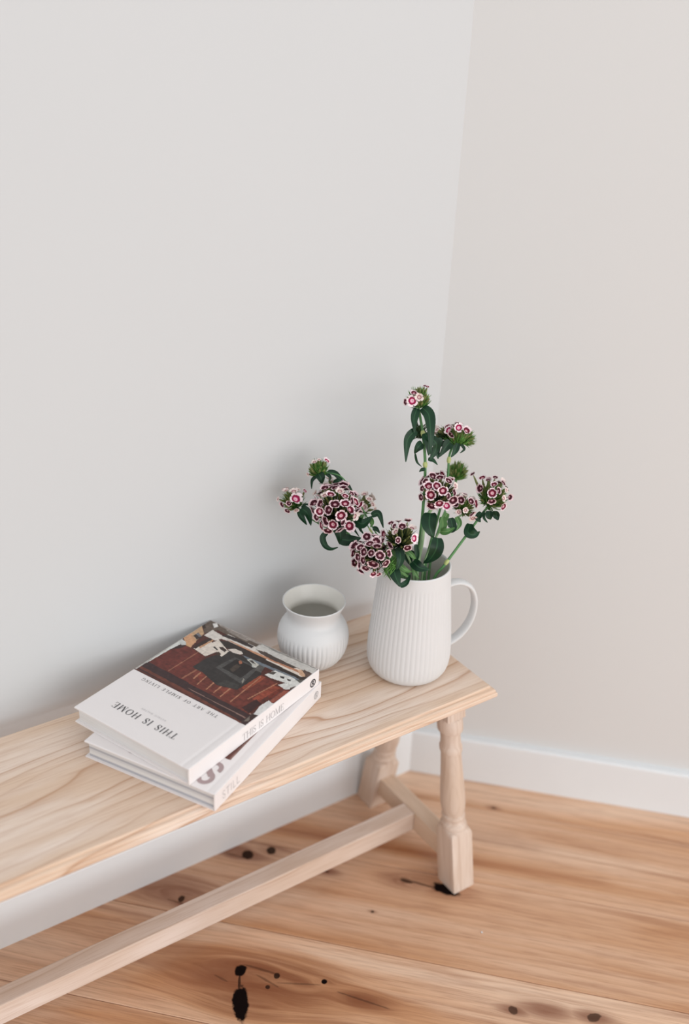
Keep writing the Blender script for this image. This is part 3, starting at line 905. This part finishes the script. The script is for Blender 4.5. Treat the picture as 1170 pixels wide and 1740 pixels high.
def blossom_mesh(name, mat, seed, cup=0.10, fold=0.0):
    r_ = random.Random(seed)
    NA, rings = 50, [0.0, 0.10, 0.24, 0.40, 0.58, 0.74, 0.88, 1.0]
    ph = [r_.uniform(-0.08, 0.08) for _ in range(5)]
    sz = [r_.uniform(0.90, 1.06) for _ in range(5)]
    vs, rad, turn = [], [], []
    for i, r in enumerate(rings):
        for j in range(NA):
            th = 2 * pi * j / NA
            k = int(j // 10)
            loc = (j % 10) / 10.0
            notch = 1 - 0.30 * (abs(loc - 0.0) < 0.01) - 0.06 * (abs(loc - 0.1) < 0.01 or abs(loc - 0.9) < 0.01)
            teeth = 1 + (0.035 if j % 2 else -0.035)
            edge = 1.0
            if r > 0.5:
                f = (r - 0.5) / 0.5
                edge = 1 + (notch * teeth * sz[k] - 1) * f
            x, y = r * edge * cos(th), r * edge * sin(th)
            z = -0.16 * (1 - r) ** 2 + cup * r * r + 0.05 * sin(5 * th + ph[k] * 9) * r * r + 0.03 * r_.uniform(-1, 1) * r
            z += fold * x * abs(x)
            vs.append((x, y, z)); rad.append(r); turn.append(th / (2 * pi))
    fs = []
    for i in range(len(rings) - 1):
        for j in range(NA):
            a, b = i * NA + j, i * NA + (j + 1) % NA
            fs.append((a, b, b + NA, a + NA))
    me = bpy.data.meshes.new(name)
    me.from_pydata(vs, [], fs)
    for k, v in (('radial', rad), ('turn', turn)):
        a = me.attributes.new(k, 'FLOAT', 'POINT'); a.data.foreach_set('value', np.array(v, dtype=np.float32))
    me.materials.append(mat)
    me.polygons.foreach_set('use_smooth', [True] * len(me.polygons))
    return me
BM = {}
for key, mat in (('n', M_PETAL), ('d', M_PETAL_DARK), ('b', M_PETAL_BRIGHT), ('p', M_PETAL_PALE)):
    BM[key] = [blossom_mesh('blossom', mat, 11 * i + ord(key), 0.05 + 0.12 * i, 0.12 * i) for i in range(4)]

def put(o, base):
    o.location = -base
    return o

def leaf(root, base, pts, width, mat=None, roll=0.0, pw=0.75):
    """pts: three or more (px, py, depth offset); width in metres"""
    P = [at(*p) for p in catmull(pts, 6 if len(pts) > 3 else 8)]
    n = len(P)
    # smooth quadratic through three points
    vs, fs, ac = [], [], []
    view = (CAM - P[n // 2]).normalized()
    for i in range(n):
        t = i / (n - 1)
        d = (P[min(i + 1, n - 1)] - P[max(i - 1, 0)]).normalized()
        s = d.cross(view).normalized()
        nn = s.cross(d).normalized()
        rr = roll + 0.5 * (t - 0.5)
        s2 = s * cos(rr) + nn * sin(rr)
        n2 = nn * cos(rr) - s * sin(rr)
        wv = width * 0.5 * (max(0.0, sin(pi * min(1, 0.10 + 0.90 * t) ** pw)) ** 1.0) + 0.0004
        for k in (-1, -0.5, 0, 0.5, 1):
            vs.append(P[i] + s2 * (wv * k) + n2 * (0.28 * wv * abs(k) + 0.04 * width * sin(9 * t + 2 * k)))
            ac.append(abs(k))
    for i in range(n - 1):
        for k in range(4):
            fs.append((i * 5 + k, i * 5 + k + 1, (i + 1) * 5 + k + 1, (i + 1) * 5 + k))
    return put(mesh_obj('leaf', vs, fs, mat or M_LEAF, root, smooth=True, attrs={'across': ac}), base)

def spikes(items):
    """thin three-sided tapered blades joined in one mesh: (p0, p1, radius, bulge)"""
    vs, fs = [], []
    for p0, p1, r, b in items:
        d = (p1 - p0)
        L = d.length
        if L < 1e-5: continue
        d.normalize()
        s = d.cross(Vector((0.3, 0.5, 0.8))).normalized()
        q = s.cross(d)
        mid = p0 + d * (L * 0.5) + (s * cos(b) + q * sin(b)) * (L * 0.08)
        k = len(vs)
        for c, rr in ((p0, r * 0.7), (mid, r)):
            for j in range(3):
                a = 2 * pi * j / 3
                vs.append(c + s * (rr * cos(a)) + q * (rr * sin(a)))
        vs.append(p1)
        for j in range(3):
            j2 = (j + 1) % 3
            fs.append((k + j, k + j2, k + 3 + j2, k + 3 + j))
            fs.append((k + 3 + j, k + 3 + j2, k + 6))
    return vs, fs

def capsules(items, N=7):
    vs, fs = [], []
    for p0, p1, r in items:
        d = (p1 - p0); L = d.length
        if L < 1e-6: continue
        d.normalize()
        s = d.cross(Vector((0.3, 0.5, 0.8))).normalized()
        q = s.cross(d)
        k = len(vs)
        prof = ((0.0, 0.4), (0.2, 0.85), (0.55, 1.0), (0.85, 0.7), (1.0, 0.15))
        for t, f in prof:
            for j in range(N):
                a = 2 * pi * j / N
                vs.append(p0 + d * (L * t) + s * (r * f * cos(a)) + q * (r * f * sin(a)))
        for i in range(len(prof) - 1):
            for j in range(N):
                fs.append((k + i * N + j, k + i * N + (j + 1) % N, k + (i + 1) * N + (j + 1) % N, k + (i + 1) * N + j))
        fs.append(tuple(k + 4 * N + j for j in range(N)))
    return vs, fs

def head(root, base, px, py, off, R, axis, count, explicit=(), mats='nnnd', spread=1.25, needles=90, buds=10,
         size=(0.0072, 0.0092), squash=1.0, mind=0.0118, seed=1, bractmat=None, jitter=0.34):
    r_ = random.Random(seed)
    c = at(px, py, off)
    ax = cdir(*axis)
    bp = c - ax * (R * 0.80)
    view = (CAM - c).normalized()
    placed = []
    for (ex, ey, er, mk, *ti) in explicit:
        p = at(ex, ey, off)
        rel = p - c
        dd = min(rel.length, R)
        dep = sqrt(max(0.0, R * R - dd * dd))
        pos = p + view * dep
        nrm = ((pos - c).normalized() * 0.45 + view * 0.8).normalized()
        if ti:
            nrm = (nrm + cdir(*ti[0]) * 0.9).normalized()
        placed.append((pos, nrm, er / PXM, mk))
    tries = 0
    while len(placed) < count + len(explicit) and tries < 1600:
        tries += 1
        z = r_.uniform(cos(spread), 1)
        a = r_.uniform(0, 2 * pi)
        s = ax.cross(Vector((0.2, 0.9, 0.35))).normalized(); q = s.cross(ax)
        d = ax * z + (s * cos(a) + q * sin(a)) * sqrt(1 - z * z)
        pos = c + d * R * r_.uniform(0.90, 1.04)
        if squash != 1.0:
            pos = c + (pos - c) - ax * ((pos - c).dot(ax) * (1 - squash))
        if any((pos - p[0]).length < mind for p in placed): continue
        nrm = (d + Vector((r_.gauss(0, 1), r_.gauss(0, 1), r_.gauss(0, 1))) * jitter).normalized()
        placed.append((pos, nrm, r_.uniform(*size), r_.choice(mats)))
    # calyx tubes and unopened buds, gathered in one head that carries the blossoms and bracts
    tubes = [(bp + (pos - bp) * 0.35, pos - nrm * 0.0012, 0.0019) for pos, nrm, er, mk in placed]
    for i in range(buds):
        z = r_.uniform(cos(min(1.9, spread + 0.45)), 1)
        a = r_.uniform(0, 2 * pi)
        s = ax.cross(Vector((0.2, 0.9, 0.35))).normalized(); q = s.cross(ax)
        d = ax * z + (s * cos(a) + q * sin(a)) * sqrt(1 - z * z)
        e = c + d * R * r_.uniform(0.72, 0.95)
        tubes.append((bp + (e - bp) * 0.45, e, 0.0021))
    v, f = capsules(tubes)
    hd_ = put(mesh_obj('flower_head', v, f, M_BUD, root, smooth=True), base)
    for i, (pos, nrm, er, mk) in enumerate(placed):
        me = BM[mk][r_.randrange(4)]
        o = bpy.data.objects.new('blossom', me)
        COL.objects.link(o)
        o.parent = hd_
        q = nrm.to_track_quat('Z', 'Y').to_matrix().to_4x4() @ Matrix.Rotation(r_.uniform(0, 6.28), 4, 'Z')
        o.matrix_local = Matrix.Translation(pos) @ q @ Matrix.Diagonal((er, er * r_.uniform(0.88, 1), er, 1))
    nd = []
    for i in range(needles):
        z = r_.uniform(cos(2.0), 1)
        a = r_.uniform(0, 2 * pi)
        s = ax.cross(Vector((0.2, 0.9, 0.35))).normalized(); q = s.cross(ax)
        d = ax * z + (s * cos(a) + q * sin(a)) * sqrt(1 - z * z)
        e = c + d * R * r_.uniform(0.70, 1.12)
        st = bp + (e - bp) * r_.uniform(0.0, 0.3)
        nd.append((st, e, r_.uniform(0.0006, 0.0013), r_.uniform(0, 6.28)))
    v, f = spikes(nd)
    tag(mesh_obj('bracts', v, f, bractmat or M_BRACT, hd_), kind='stuff')
    return bp

def stem(label, path, r=0.0024, mat=None, nodes=()):
    base = at(*path[0])
    root = tag(empty('sweet_william_stem', base), label, 'flower', 'cut sweet williams in the jug')
    P = [at(*p) for p in catmull(path, 6)]
    n = len(P)
    st_ = put(tube('stem', P, [r * (1.0 - 0.25 * i / n) for i in range(n)], mat or M_STEM, root, 8), base)
    for (nx, ny, no) in nodes:
        c = at(nx, ny, no)
        j = min(range(n), key=lambda i: (P[i] - c).length)
        d = (P[min(j + 1, n - 1)] - P[max(j - 1, 0)]).normalized()
        v, f = capsules([(P[j] - d * 0.006, P[j] + d * 0.006, r * 1.5)], 9)
        mesh_obj('stem_node', v, f, M_NODE, st_, smooth=True)
    return root, base

# 1 tallest, centre top
s, b = stem('tallest sweet william stem with a half-open head at the very top of the bunch',
            [(701, 1085, 0.00), (708, 960, 0.0), (717, 880, -0.02), (722, 800, -0.04), (719, 745, -0.055), (712, 700, -0.06), (710, 688, -0.06)], 0.0026, M_STEM, [(717, 735, -0.055), (722, 792, -0.04)])
head(s, b, 711, 677, -0.06, 0.0200, (-0.1, 0.9, 0.35), 0, [(700, 681, 10, 'b'), (712, 675, 7.5, 'p'), (689, 683, 7, 'd', (-1, 0, 0)), (703, 668, 6, 'n', (0, 1, 0)), (726, 657, 4, 'n', (0, 1, 0)), (721, 656, 3, 'd', (0, 1, 0))], needles=190, buds=34, seed=3)
for pts, wd in (([(708, 694, -.065), (703, 712, -.07), (704, 736, -.07)], .012), ([(717, 693, -.065), (728, 705, -.07), (731, 735, -.075), (731, 772, -.07)], .017),
                ([(706, 731, -.065), (692, 748, -.07), (689, 785, -.07)], .014), ([(717, 753, -.06), (710, 760, -.065), (704, 771, -.06)], .013),
                ([(722, 738, -.06), (740, 752, -.06), (739, 766, -.055), (729, 782, -.055)], .013), ([(727, 780, -.05), (735, 782, -.05), (743, 790, -.05)], .006),
                ([(705, 771, -.06), (708, 785, -.05), (716, 793, -.045)], .003), ([(722, 797, -.045), (716, 798, -.045), (712, 802, -.045)], .005),
                ([(722, 736, -.06), (727, 750, -.06), (728, 774, -.055)], .016)):
    leaf(s, b, pts, wd, roll=0.3)
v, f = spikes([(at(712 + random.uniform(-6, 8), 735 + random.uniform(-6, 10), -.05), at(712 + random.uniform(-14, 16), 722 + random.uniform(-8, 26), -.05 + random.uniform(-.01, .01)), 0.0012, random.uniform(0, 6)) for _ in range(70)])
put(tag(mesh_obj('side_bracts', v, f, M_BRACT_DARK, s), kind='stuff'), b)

# 2 upper right
s, b = stem('sweet william stem with a wide flat head at the upper right, second highest',
            [(716, 1085, 0.0), (722, 965, 0.01), (742, 885, 0.0), (759, 820, -0.01), (763, 775, -0.02), (772, 752, -0.02)], 0.0024, M_STEM, [(763, 783, -0.02)])
head(s, b, 776, 742, -0.02, 0.0215, (0.05, 1.0, 0.12), 5, [(762, 731, 8.5, 'b', (-.6, .3, 0)), (767, 738, 7, 'd', (-.3, -.3, 0)), (779, 727, 9, 'b'), (792, 732, 8, 'n', (.3, .4, 0)), (797, 729, 6, 'p', (.3, 1, 0))], 'np', 0.9, 170, 24, seed=5)
head(s, b, 795, 745, -0.015, 0.0150, (0.8, 0.35, 0.1), 0, [], needles=110, buds=18, seed=6)
head(s, b, 752, 738, -0.01, 0.0150, (-0.7, 0.6, 0.1), 1, [(742, 730, 6, 'p', (-.4, .5, 0))], 'p', 0.9, 90, 16, seed=7, bractmat=M_BRACT_DARK)
for pts, wd in (([(765, 750, -.03), (758, 758, -.03), (745, 777, -.03)], .015), ([(777, 753, -.03), (773, 765, -.03), (766, 777, -.03)], .010),
                ([(783, 755, -.03), (788, 763, -.03), (781, 770, -.03)], .004), ([(752, 748, -.03), (742, 757, -.03), (744, 780, -.03)], .014),
                ([(742, 758, -.03), (736, 770, -.03), (730, 782, -.03)], .011)):
    leaf(s, b, pts, wd, roll=0.25)

# 3 blurred behind
s, b = stem('blurred sweet william stem of green buds farthest back beside the wall corner',
            [(722, 1085, 0.01), (730, 960, 0.025), (748, 890, 0.05), (768, 840, 0.08), (775, 815, 0.09)], 0.0022, M_STEM)
head(s, b, 777, 801, 0.09, 0.0200, (0.25, 0.9, 0.2), 0, [], needles=200, buds=46, seed=8)

# 4 centre big ball
s, b = stem('sweet william stem with the round full head in the centre above the jug mouth',
            [(699, 1085, 0.0), (709, 965, -0.01), (716, 925, -0.02), (722, 885, -0.03), (736, 860, -0.035)], 0.0034, M_STEM_PALE, [(719, 880, -0.03)])
head(s, b, 745, 838, -0.04, 0.0300, (0.0, 0.55, 0.85), 12,
     [(732, 841, 9.5, 'n'), (742, 826, 9, 'n'), (752, 834, 9, 'n'), (758, 859, 8.5, 'b'), (733, 859, 10.5, 'd', (-.2, -.5, 0)), (715, 845, 7.5, 'd', (-1, 0, 0)), (760, 843, 7, 'd', (.4, 0, 0)),
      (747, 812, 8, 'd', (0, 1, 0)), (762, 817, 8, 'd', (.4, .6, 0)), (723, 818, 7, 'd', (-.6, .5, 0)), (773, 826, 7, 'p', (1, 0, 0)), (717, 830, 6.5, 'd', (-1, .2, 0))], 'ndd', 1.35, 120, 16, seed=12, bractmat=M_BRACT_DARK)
leaf(s, b, [(731, 872, -.045), (729, 892, -.055), (736, 914, -.05)], .024, roll=-0.1)
leaf(s, b, [(743, 914, -.035), (741, 932, -.04), (732, 948, -.03), (719, 957, -.02)], .021, roll=0.35)

# 5 small muted head, right of centre
s, b = stem('sweet william stem with a small muted head between the centre ball and the right head',
            [(708, 1085, 0.0), (718, 970, 0.0), (733, 925, -0.015), (755, 895, -0.02), (786, 874, -0.02)], 0.0018, M_STEM_PALE)
head(s, b, 787, 860, -0.02, 0.0190, (0.1, 0.5, 0.8), 9, [(807, 856, 10, 'n', (.2, 0, 0)), (803, 881, 8, 'p', (0, -1, 0)), (783, 850, 7.5, 'd'), (779, 870, 6, 'p')], 'ppdd', 1.5, 150, 18, (.0055, .0072), mind=.010, seed=14)
for pts, wd, m in (([(751, 878, -.03), (752, 895, -.03), (744, 906, -.03)], .012, M_LEAF_LIGHT), ([(765, 880, -.03), (768, 898, -.03), (758, 902, -.03)], .013, M_LEAF), ([(748, 903, -.03), (760, 903, -.035), (773, 896, -.03)], .010, M_LEAF_LIGHT),
                   ([(760, 872, -.03), (752, 885, -.03), (746, 893, -.03)], .010, M_LEAF_LIGHT), ([(775, 878, -.03), (780, 890, -.03), (774, 902, -.03)], .008, M_LEAF_LIGHT)):
    leaf(s, b, pts, wd, m, 0.2)

# 6 right head
s, b = stem('sweet william stem leaning right with the rightmost head over the jug handle',
            [(716, 1085, 0.0), (735, 990, -0.005), (755, 960, -0.01), (777, 930, -0.01), (797, 903, -0.01), (818, 874, -0.01), (828, 862, -0.01)], 0.0024, M_STEM, [(757, 956, -0.01)])
head(s, b, 836, 842, -0.01, 0.0270, (0.35, 0.65, 0.6), 6,
     [(819, 812, 7.5, 'n', (0, .2, 0)), (839, 824, 6.5, 'n', (0, .4, 0)), (836, 838, 9.5, 'n'), (846, 834, 7, 'd', (.6, 0, 0)), (835, 851, 8, 'd', (.1, -.6, 0)), (855, 847, 6.5, 'p', (.4, 0, 0)),
      (855, 861, 8.5, 'n', (.2, -.1, 0)), (803, 806, 5.5, 'd', (-.6, .8, 0)), (841, 811, 6, 'd', (.1, 1, 0)), (816, 830, 8, 'd', (-.7, -.2, 0)), (860, 833, 5.5, 'p', (1, .2, 0)), (829, 816, 5, 'd', (0, .6, 0))], 'dp', 1.2, 230, 22, (.0052, .0068), seed=16)
for pts, wd in (([(798, 890, -.015), (795, 905, -.02), (806, 909, -.02), (815, 903, -.015)], .013), ([(818, 871, -.02), (812, 880, -.02), (816, 887, -.02)], .010),
                ([(831, 868, -.025), (831, 876, -.025), (833, 883, -.02)], .012), ([(842, 868, -.025), (843, 876, -.02), (846, 884, -.02)], .012), ([(822, 868, -.02), (822, 880, -.02), (828, 888, -.02)], .004), ([(798, 892, -.015), (800, 900, -.018), (812, 906, -.018)], .014)):
    leaf(s, b, pts, wd, roll=-0.2)

# 7 upper left
s, b = stem('sweet william stem arching to the small green head highest on the left',
            [(700, 1085, 0.0), (690, 975, -0.01), (668, 945, -0.01), (640, 908, 0.0), (612, 858, 0.0), (592, 825, 0.0), (576, 808, 0.0), (552, 803, 0.0), (545, 803, 0.0)], 0.0013, M_STEM)
head(s, b, 541, 796, 0.0, 0.0175, (-0.05, 0.95, 0.3), 0, [(555, 783, 6.5, 'b', (.2, .5, 0)), (534, 785, 6, 'p', (-.2, .7, 0)), (542, 781, 4, 'p', (0, 1, 0)), (523, 806, 4, 'p', (-.6, -.3, 0))], needles=190, buds=26, seed=21)
for pts, wd in (([(541, 805, -.01), (545, 812, -.015), (547, 822, -.01)], .014), ([(538, 809, 0), (530, 816, 0), (529, 831, 0)], .005), ([(554, 805, 0), (560, 810, 0), (560, 817, 0)], .005),
                ([(557, 801, 0), (570, 805, 0), (580, 819, 0), (584, 828, 0)], .008), ([(583, 820, -.005), (590, 826, -.005), (598, 833, 0)], .009), ([(567, 822, 0), (574, 817, -.004), (583, 824, 0)], .007)):
    leaf(s, b, pts, wd, roll=0.2)

# 8 far left
s, b = stem('sweet william stem with the leftmost head and one bright open blossom',
            [(698, 1085, 0.0), (684, 978, -0.015), (655, 952, -0.015), (610, 925, 0.0), (560, 900, 0.01), (522, 878, 0.01), (508, 864, 0.01)], 0.0014, M_STEM)
head(s, b, 498, 850, 0.01, 0.0210, (-0.35, 0.6, 0.65), 3, [(502, 848, 12, 'b', (.1, .1, 0)), (480, 857, 6.5, 'd', (-.7, -.1, 0)), (488, 868, 6.5, 'd', (-.3, -.6, 0)), (518, 834, 5.5, 'b', (.6, .5, 0)), (486, 834, 6, 'p', (-.4, .8, 0)),
      (499, 835, 8, 'p', (0, 1, 0)), (503, 867, 5.5, 'p', (.2, -.6, 0)), (472, 848, 5, 'p', (-1, .1, 0))], 'pd', 1.2, 150, 14, (.005, .0062), seed=23)
for pts, wd in (([(511, 864, .0), (522, 872, -.005), (528, 893, -.005)], .014), ([(508, 869, .0), (513, 880, -.005), (521, 892, -.005)], .009), ([(512, 862, 0), (520, 857, 0), (530, 860, 0)], .003)):
    leaf(s, b, pts, wd, roll=0.2)

# 9 big left ball
s, b = stem('sweet william stem with the largest dense head left of the jug',
            [(694, 1085, 0.0), (682, 980, -0.015), (655, 958, -0.02), (620, 935, -0.02), (592, 908, -0.02), (578, 888, -0.025)], 0.0026, M_STEM, [])
head(s, b, 570, 866, -0.03, 0.0385, (-0.05, 0.45, 0.88), 26,
     [(569, 857, 10.5, 'd', (0, .1, 0)), (586, 856, 9.5, 'n', (0, .2, 0)), (579, 876, 10, 'n'), (593, 893, 10, 'n'), (545, 857, 9, 'd', (-.3, .2, 0)), (555, 884, 11, 'd', (-.3, -.1, 0)), (562, 841, 8, 'n', (0, 1, 0)),
      (577, 835, 8, 'p', (.1, 1, 0)), (586, 843, 7, 'n', (.2, .8, 0)), (557, 901, 10, 'd', (-.1, -.9, 0)), (538, 879, 8, 'd', (-.8, -.1, 0)), (552, 842, 8, 'p', (-.2, .9, 0)), (602, 877, 8, 'p', (1, 0, 0)), (597, 839, 6.5, 'd', (.6, .6, 0))],
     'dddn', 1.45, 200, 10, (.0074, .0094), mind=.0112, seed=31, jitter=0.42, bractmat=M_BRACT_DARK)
for pts, wd, m in (([(604, 884, -.02), (616, 890, -.025), (632, 877, -.02)], .016, M_LEAF), ([(631, 876, -.02), (643, 873, -.022), (651, 897, -.02)], .010, M_LEAF), ([(577, 916, -.03), (594, 918, -.035), (613, 914, -.03)], .018, M_LEAF),
                   ([(592, 914, -.03), (600, 922, -.03), (604, 934, -.03)], .014, M_LEAF), ([(575, 894, -.035), (578, 908, -.035), (577, 925, -.03)], .018, M_LEAF), ([(556, 904, -.03), (548, 913, -.03), (552, 927, -.03), (562, 933, -.03), (574, 930, -.03)], .009, M_LEAF),
                   ([(609, 890, -.02), (612, 900, -.02), (618, 908, -.02)], .004, M_LEAF), ([(600, 896, -.02), (606, 905, -.02)][:1] + [(603, 902, -.02), (610, 912, -.02)], .003, M_LEAF), ([(633, 898, -.02), (639, 899, -.02), (645, 906, -.02)], .007, M_LEAF),
                   ([(628, 878, -.015), (632, 888, -.02), (629, 896, -.02)], .006, M_LEAF_LIGHT), ([(590, 880, -.02), (606, 884, -.015), (618, 874, -.01)], .016, M_LEAF_LIGHT)):
    leaf(s, b, pts, wd, m, 0.15)

# 10 blurred behind the big left ball
s, b = stem('blurred pale sweet william stem peeking out behind the largest head',
            [(696, 1085, 0.01), (686, 972, 0.01), (662, 945, 0.02), (632, 905, 0.03), (622, 888, 0.035), (619, 870, 0.04)], 0.0013, M_STEM, [(630, 902, 0.03)])
head(s, b, 617, 858, 0.04, 0.0190, (0.3, 0.7, 0.5), 5, [(608, 855, 8, 'p'), (618, 862, 8, 'p'), (633, 857, 7, 'p', (.5, .3, 0)), (611, 867, 7, 'd', (0, -.5, 0)), (627, 848, 7, 'p', (.2, .9, 0)), (636, 866, 5, 'p', (1, 0, 0))], 'pp', 1.2, 80, 12, (.0055, .007), seed=33)
head(s, b, 560, 835, 0.02, 0.0200, (-0.1, 0.9, 0.3), 5, [(553, 824, 8, 'p', (0, 1, 0)), (536, 838, 6, 'p', (-.5, .5, 0))], 'pp', 1.0, 90, 10, (.0055, .007), seed=34)

# 11 low dark head, in front at left of the mouth
s, b = stem('sweet william stem with the lowest dark maroon head hanging over the jug rim at left',
            [(701, 1080, -0.005), (694, 985, -0.012), (684, 962, -0.025), (668, 957, -0.045), (650, 956, -0.055)], 0.0022, M_STEM)
head(s, b, 632, 944, -0.065, 0.0300, (-0.35, 0.25, 0.9), 16,
     [(634, 957, 10.5, 'd', (-.1, -.2, 0)), (645, 944, 9.5, 'd'), (618, 938, 9, 'd', (-.5, .1, 0)), (628, 924, 8.5, 'd', (-.1, .8, 0)), (655, 957, 8.5, 'd', (.2, -.2, 0)), (621, 965, 8, 'd', (-.4, -.7, 0)),
      (642, 976, 7, 'n', (.2, -.8, 0)), (634, 974, 6.5, 'n', (0, -.9, 0)), (617, 952, 8, 'd', (-.8, -.1, 0)), (640, 930, 9, 'd', (0, .3, 0))],
     'ddd', 1.35, 150, 8, (.0070, .0090), mind=.0105, seed=41, jitter=0.55, bractmat=M_BRACT_DARK)
v, f = spikes([(at(668 + random.uniform(-4, 8), 955 + random.uniform(-8, 6), -.055), at(652 + random.uniform(-6, 14), 972 + random.uniform(-14, 12), -.065 + random.uniform(-.012, .008)), 0.0010, random.uniform(0, 6)) for _ in range(46)])
put(tag(mesh_obj('side_bracts', v, f, M_BRACT, s), kind='stuff'), b)
for pts, wd, m in (([(668, 966, -.06), (672, 980, -.066), (679, 997, -.066)], .017, M_LEAF), ([(679, 996, -.066), (690, 990, -.062), (697, 976, -.05)], .008, M_LEAF), ([(677, 930, -.06), (680, 950, -.065), (672, 971, -.062)], .013, M_LEAF),
                   ([(655, 940, -.05), (668, 944, -.055), (672, 962, -.055)], .018, M_LEAF_LIGHT), ([(668, 962, -.05), (682, 972, -.05), (698, 985, -.045)], .006, M_LEAF_LIGHT), ([(652, 966, -.05), (658, 976, -.055), (664, 986, -.055)], .003, M_LEAF_LIGHT)):
    leaf(s, b, pts, wd, m, 0.2)

# 12 front centre
s, b = stem('sweet william stem with the loose open head just left of the jug mouth',
            [(703, 1080, 0.0), (702, 985, -0.015), (698, 960, -0.025), (690, 940, -0.04), (684, 928, -0.05)], 0.0022, M_STEM_PALE)
head(s, b, 680, 914, -0.055, 0.0270, (0.0, 0.6, 0.8), 4,
     [(652, 908, 8.5, 'n', (-.3, 0, 0)), (683, 895, 8.5, 'd', (0, .5, 0)), (703, 915, 9, 'b', (.3, 0, 0)), (692, 931, 8.5, 'd', (.1, -.6, 0)), (664, 889, 6.5, 'd', (-.1, .9, 0)), (672, 904, 7.5, 'p', (-.2, .2, 0)),
      (664, 925, 8, 'd', (-.4, -.4, 0)), (651, 928, 9, 'd', (-.3, -.3, 0)), (676, 918, 6.5, 'd', (.4, 0, 0))], 'dp', 1.15, 180, 20, (.0055, .0072), seed=43, bractmat=M_BRACT_DARK)
for pts, wd, m in (([(701, 954, -.04), (712, 964, -.05), (729, 968, -.045)], .016, M_LEAF), ([(690, 936, -.045), (700, 944, -.045), (708, 955, -.035)], .007, M_LEAF_LIGHT), ([(702, 960, -.04), (704, 972, -.04), (712, 984, -.035)], .007, M_LEAF_LIGHT),
                   ([(676, 958, -.05), (688, 968, -.05), (699, 972, -.045)], .008, M_LEAF_LIGHT), ([(706, 925, -.04), (708, 945, -.035), (703, 958, -.03)], .007, M_LEAF), ([(700, 935, -.03), (694, 948, -.03), (700, 962, -.02)], .014, M_LEAF)):
    leaf(s, b, pts, wd, m, 0.2)

# a speck of lint on the boards in front of the leg
sp = Vector((0, 0, 0))
d = RM @ Vector(((818 - 585) / FPX, -(1585 - 870) / FPX, -1))
sp = CAM + d * (-CAM.z / d.z)
fv, ff = capsules([(Vector((0, -0.0022, 0.0012)), Vector((0.0008, 0.0022, 0.0014)), 0.0012), (Vector((-0.0015, 0.0, 0.0010)), Vector((0.002, 0.0008, 0.0010)), 0.0010)], 7)
lint = mesh_obj('lint_speck', fv, ff, M_SKIRT, None, smooth=True)
lint.location = (sp.x, sp.y, 0.0)
tag(lint, 'tiny white speck of lint lying on the floorboards right of the front bench leg', 'lint')
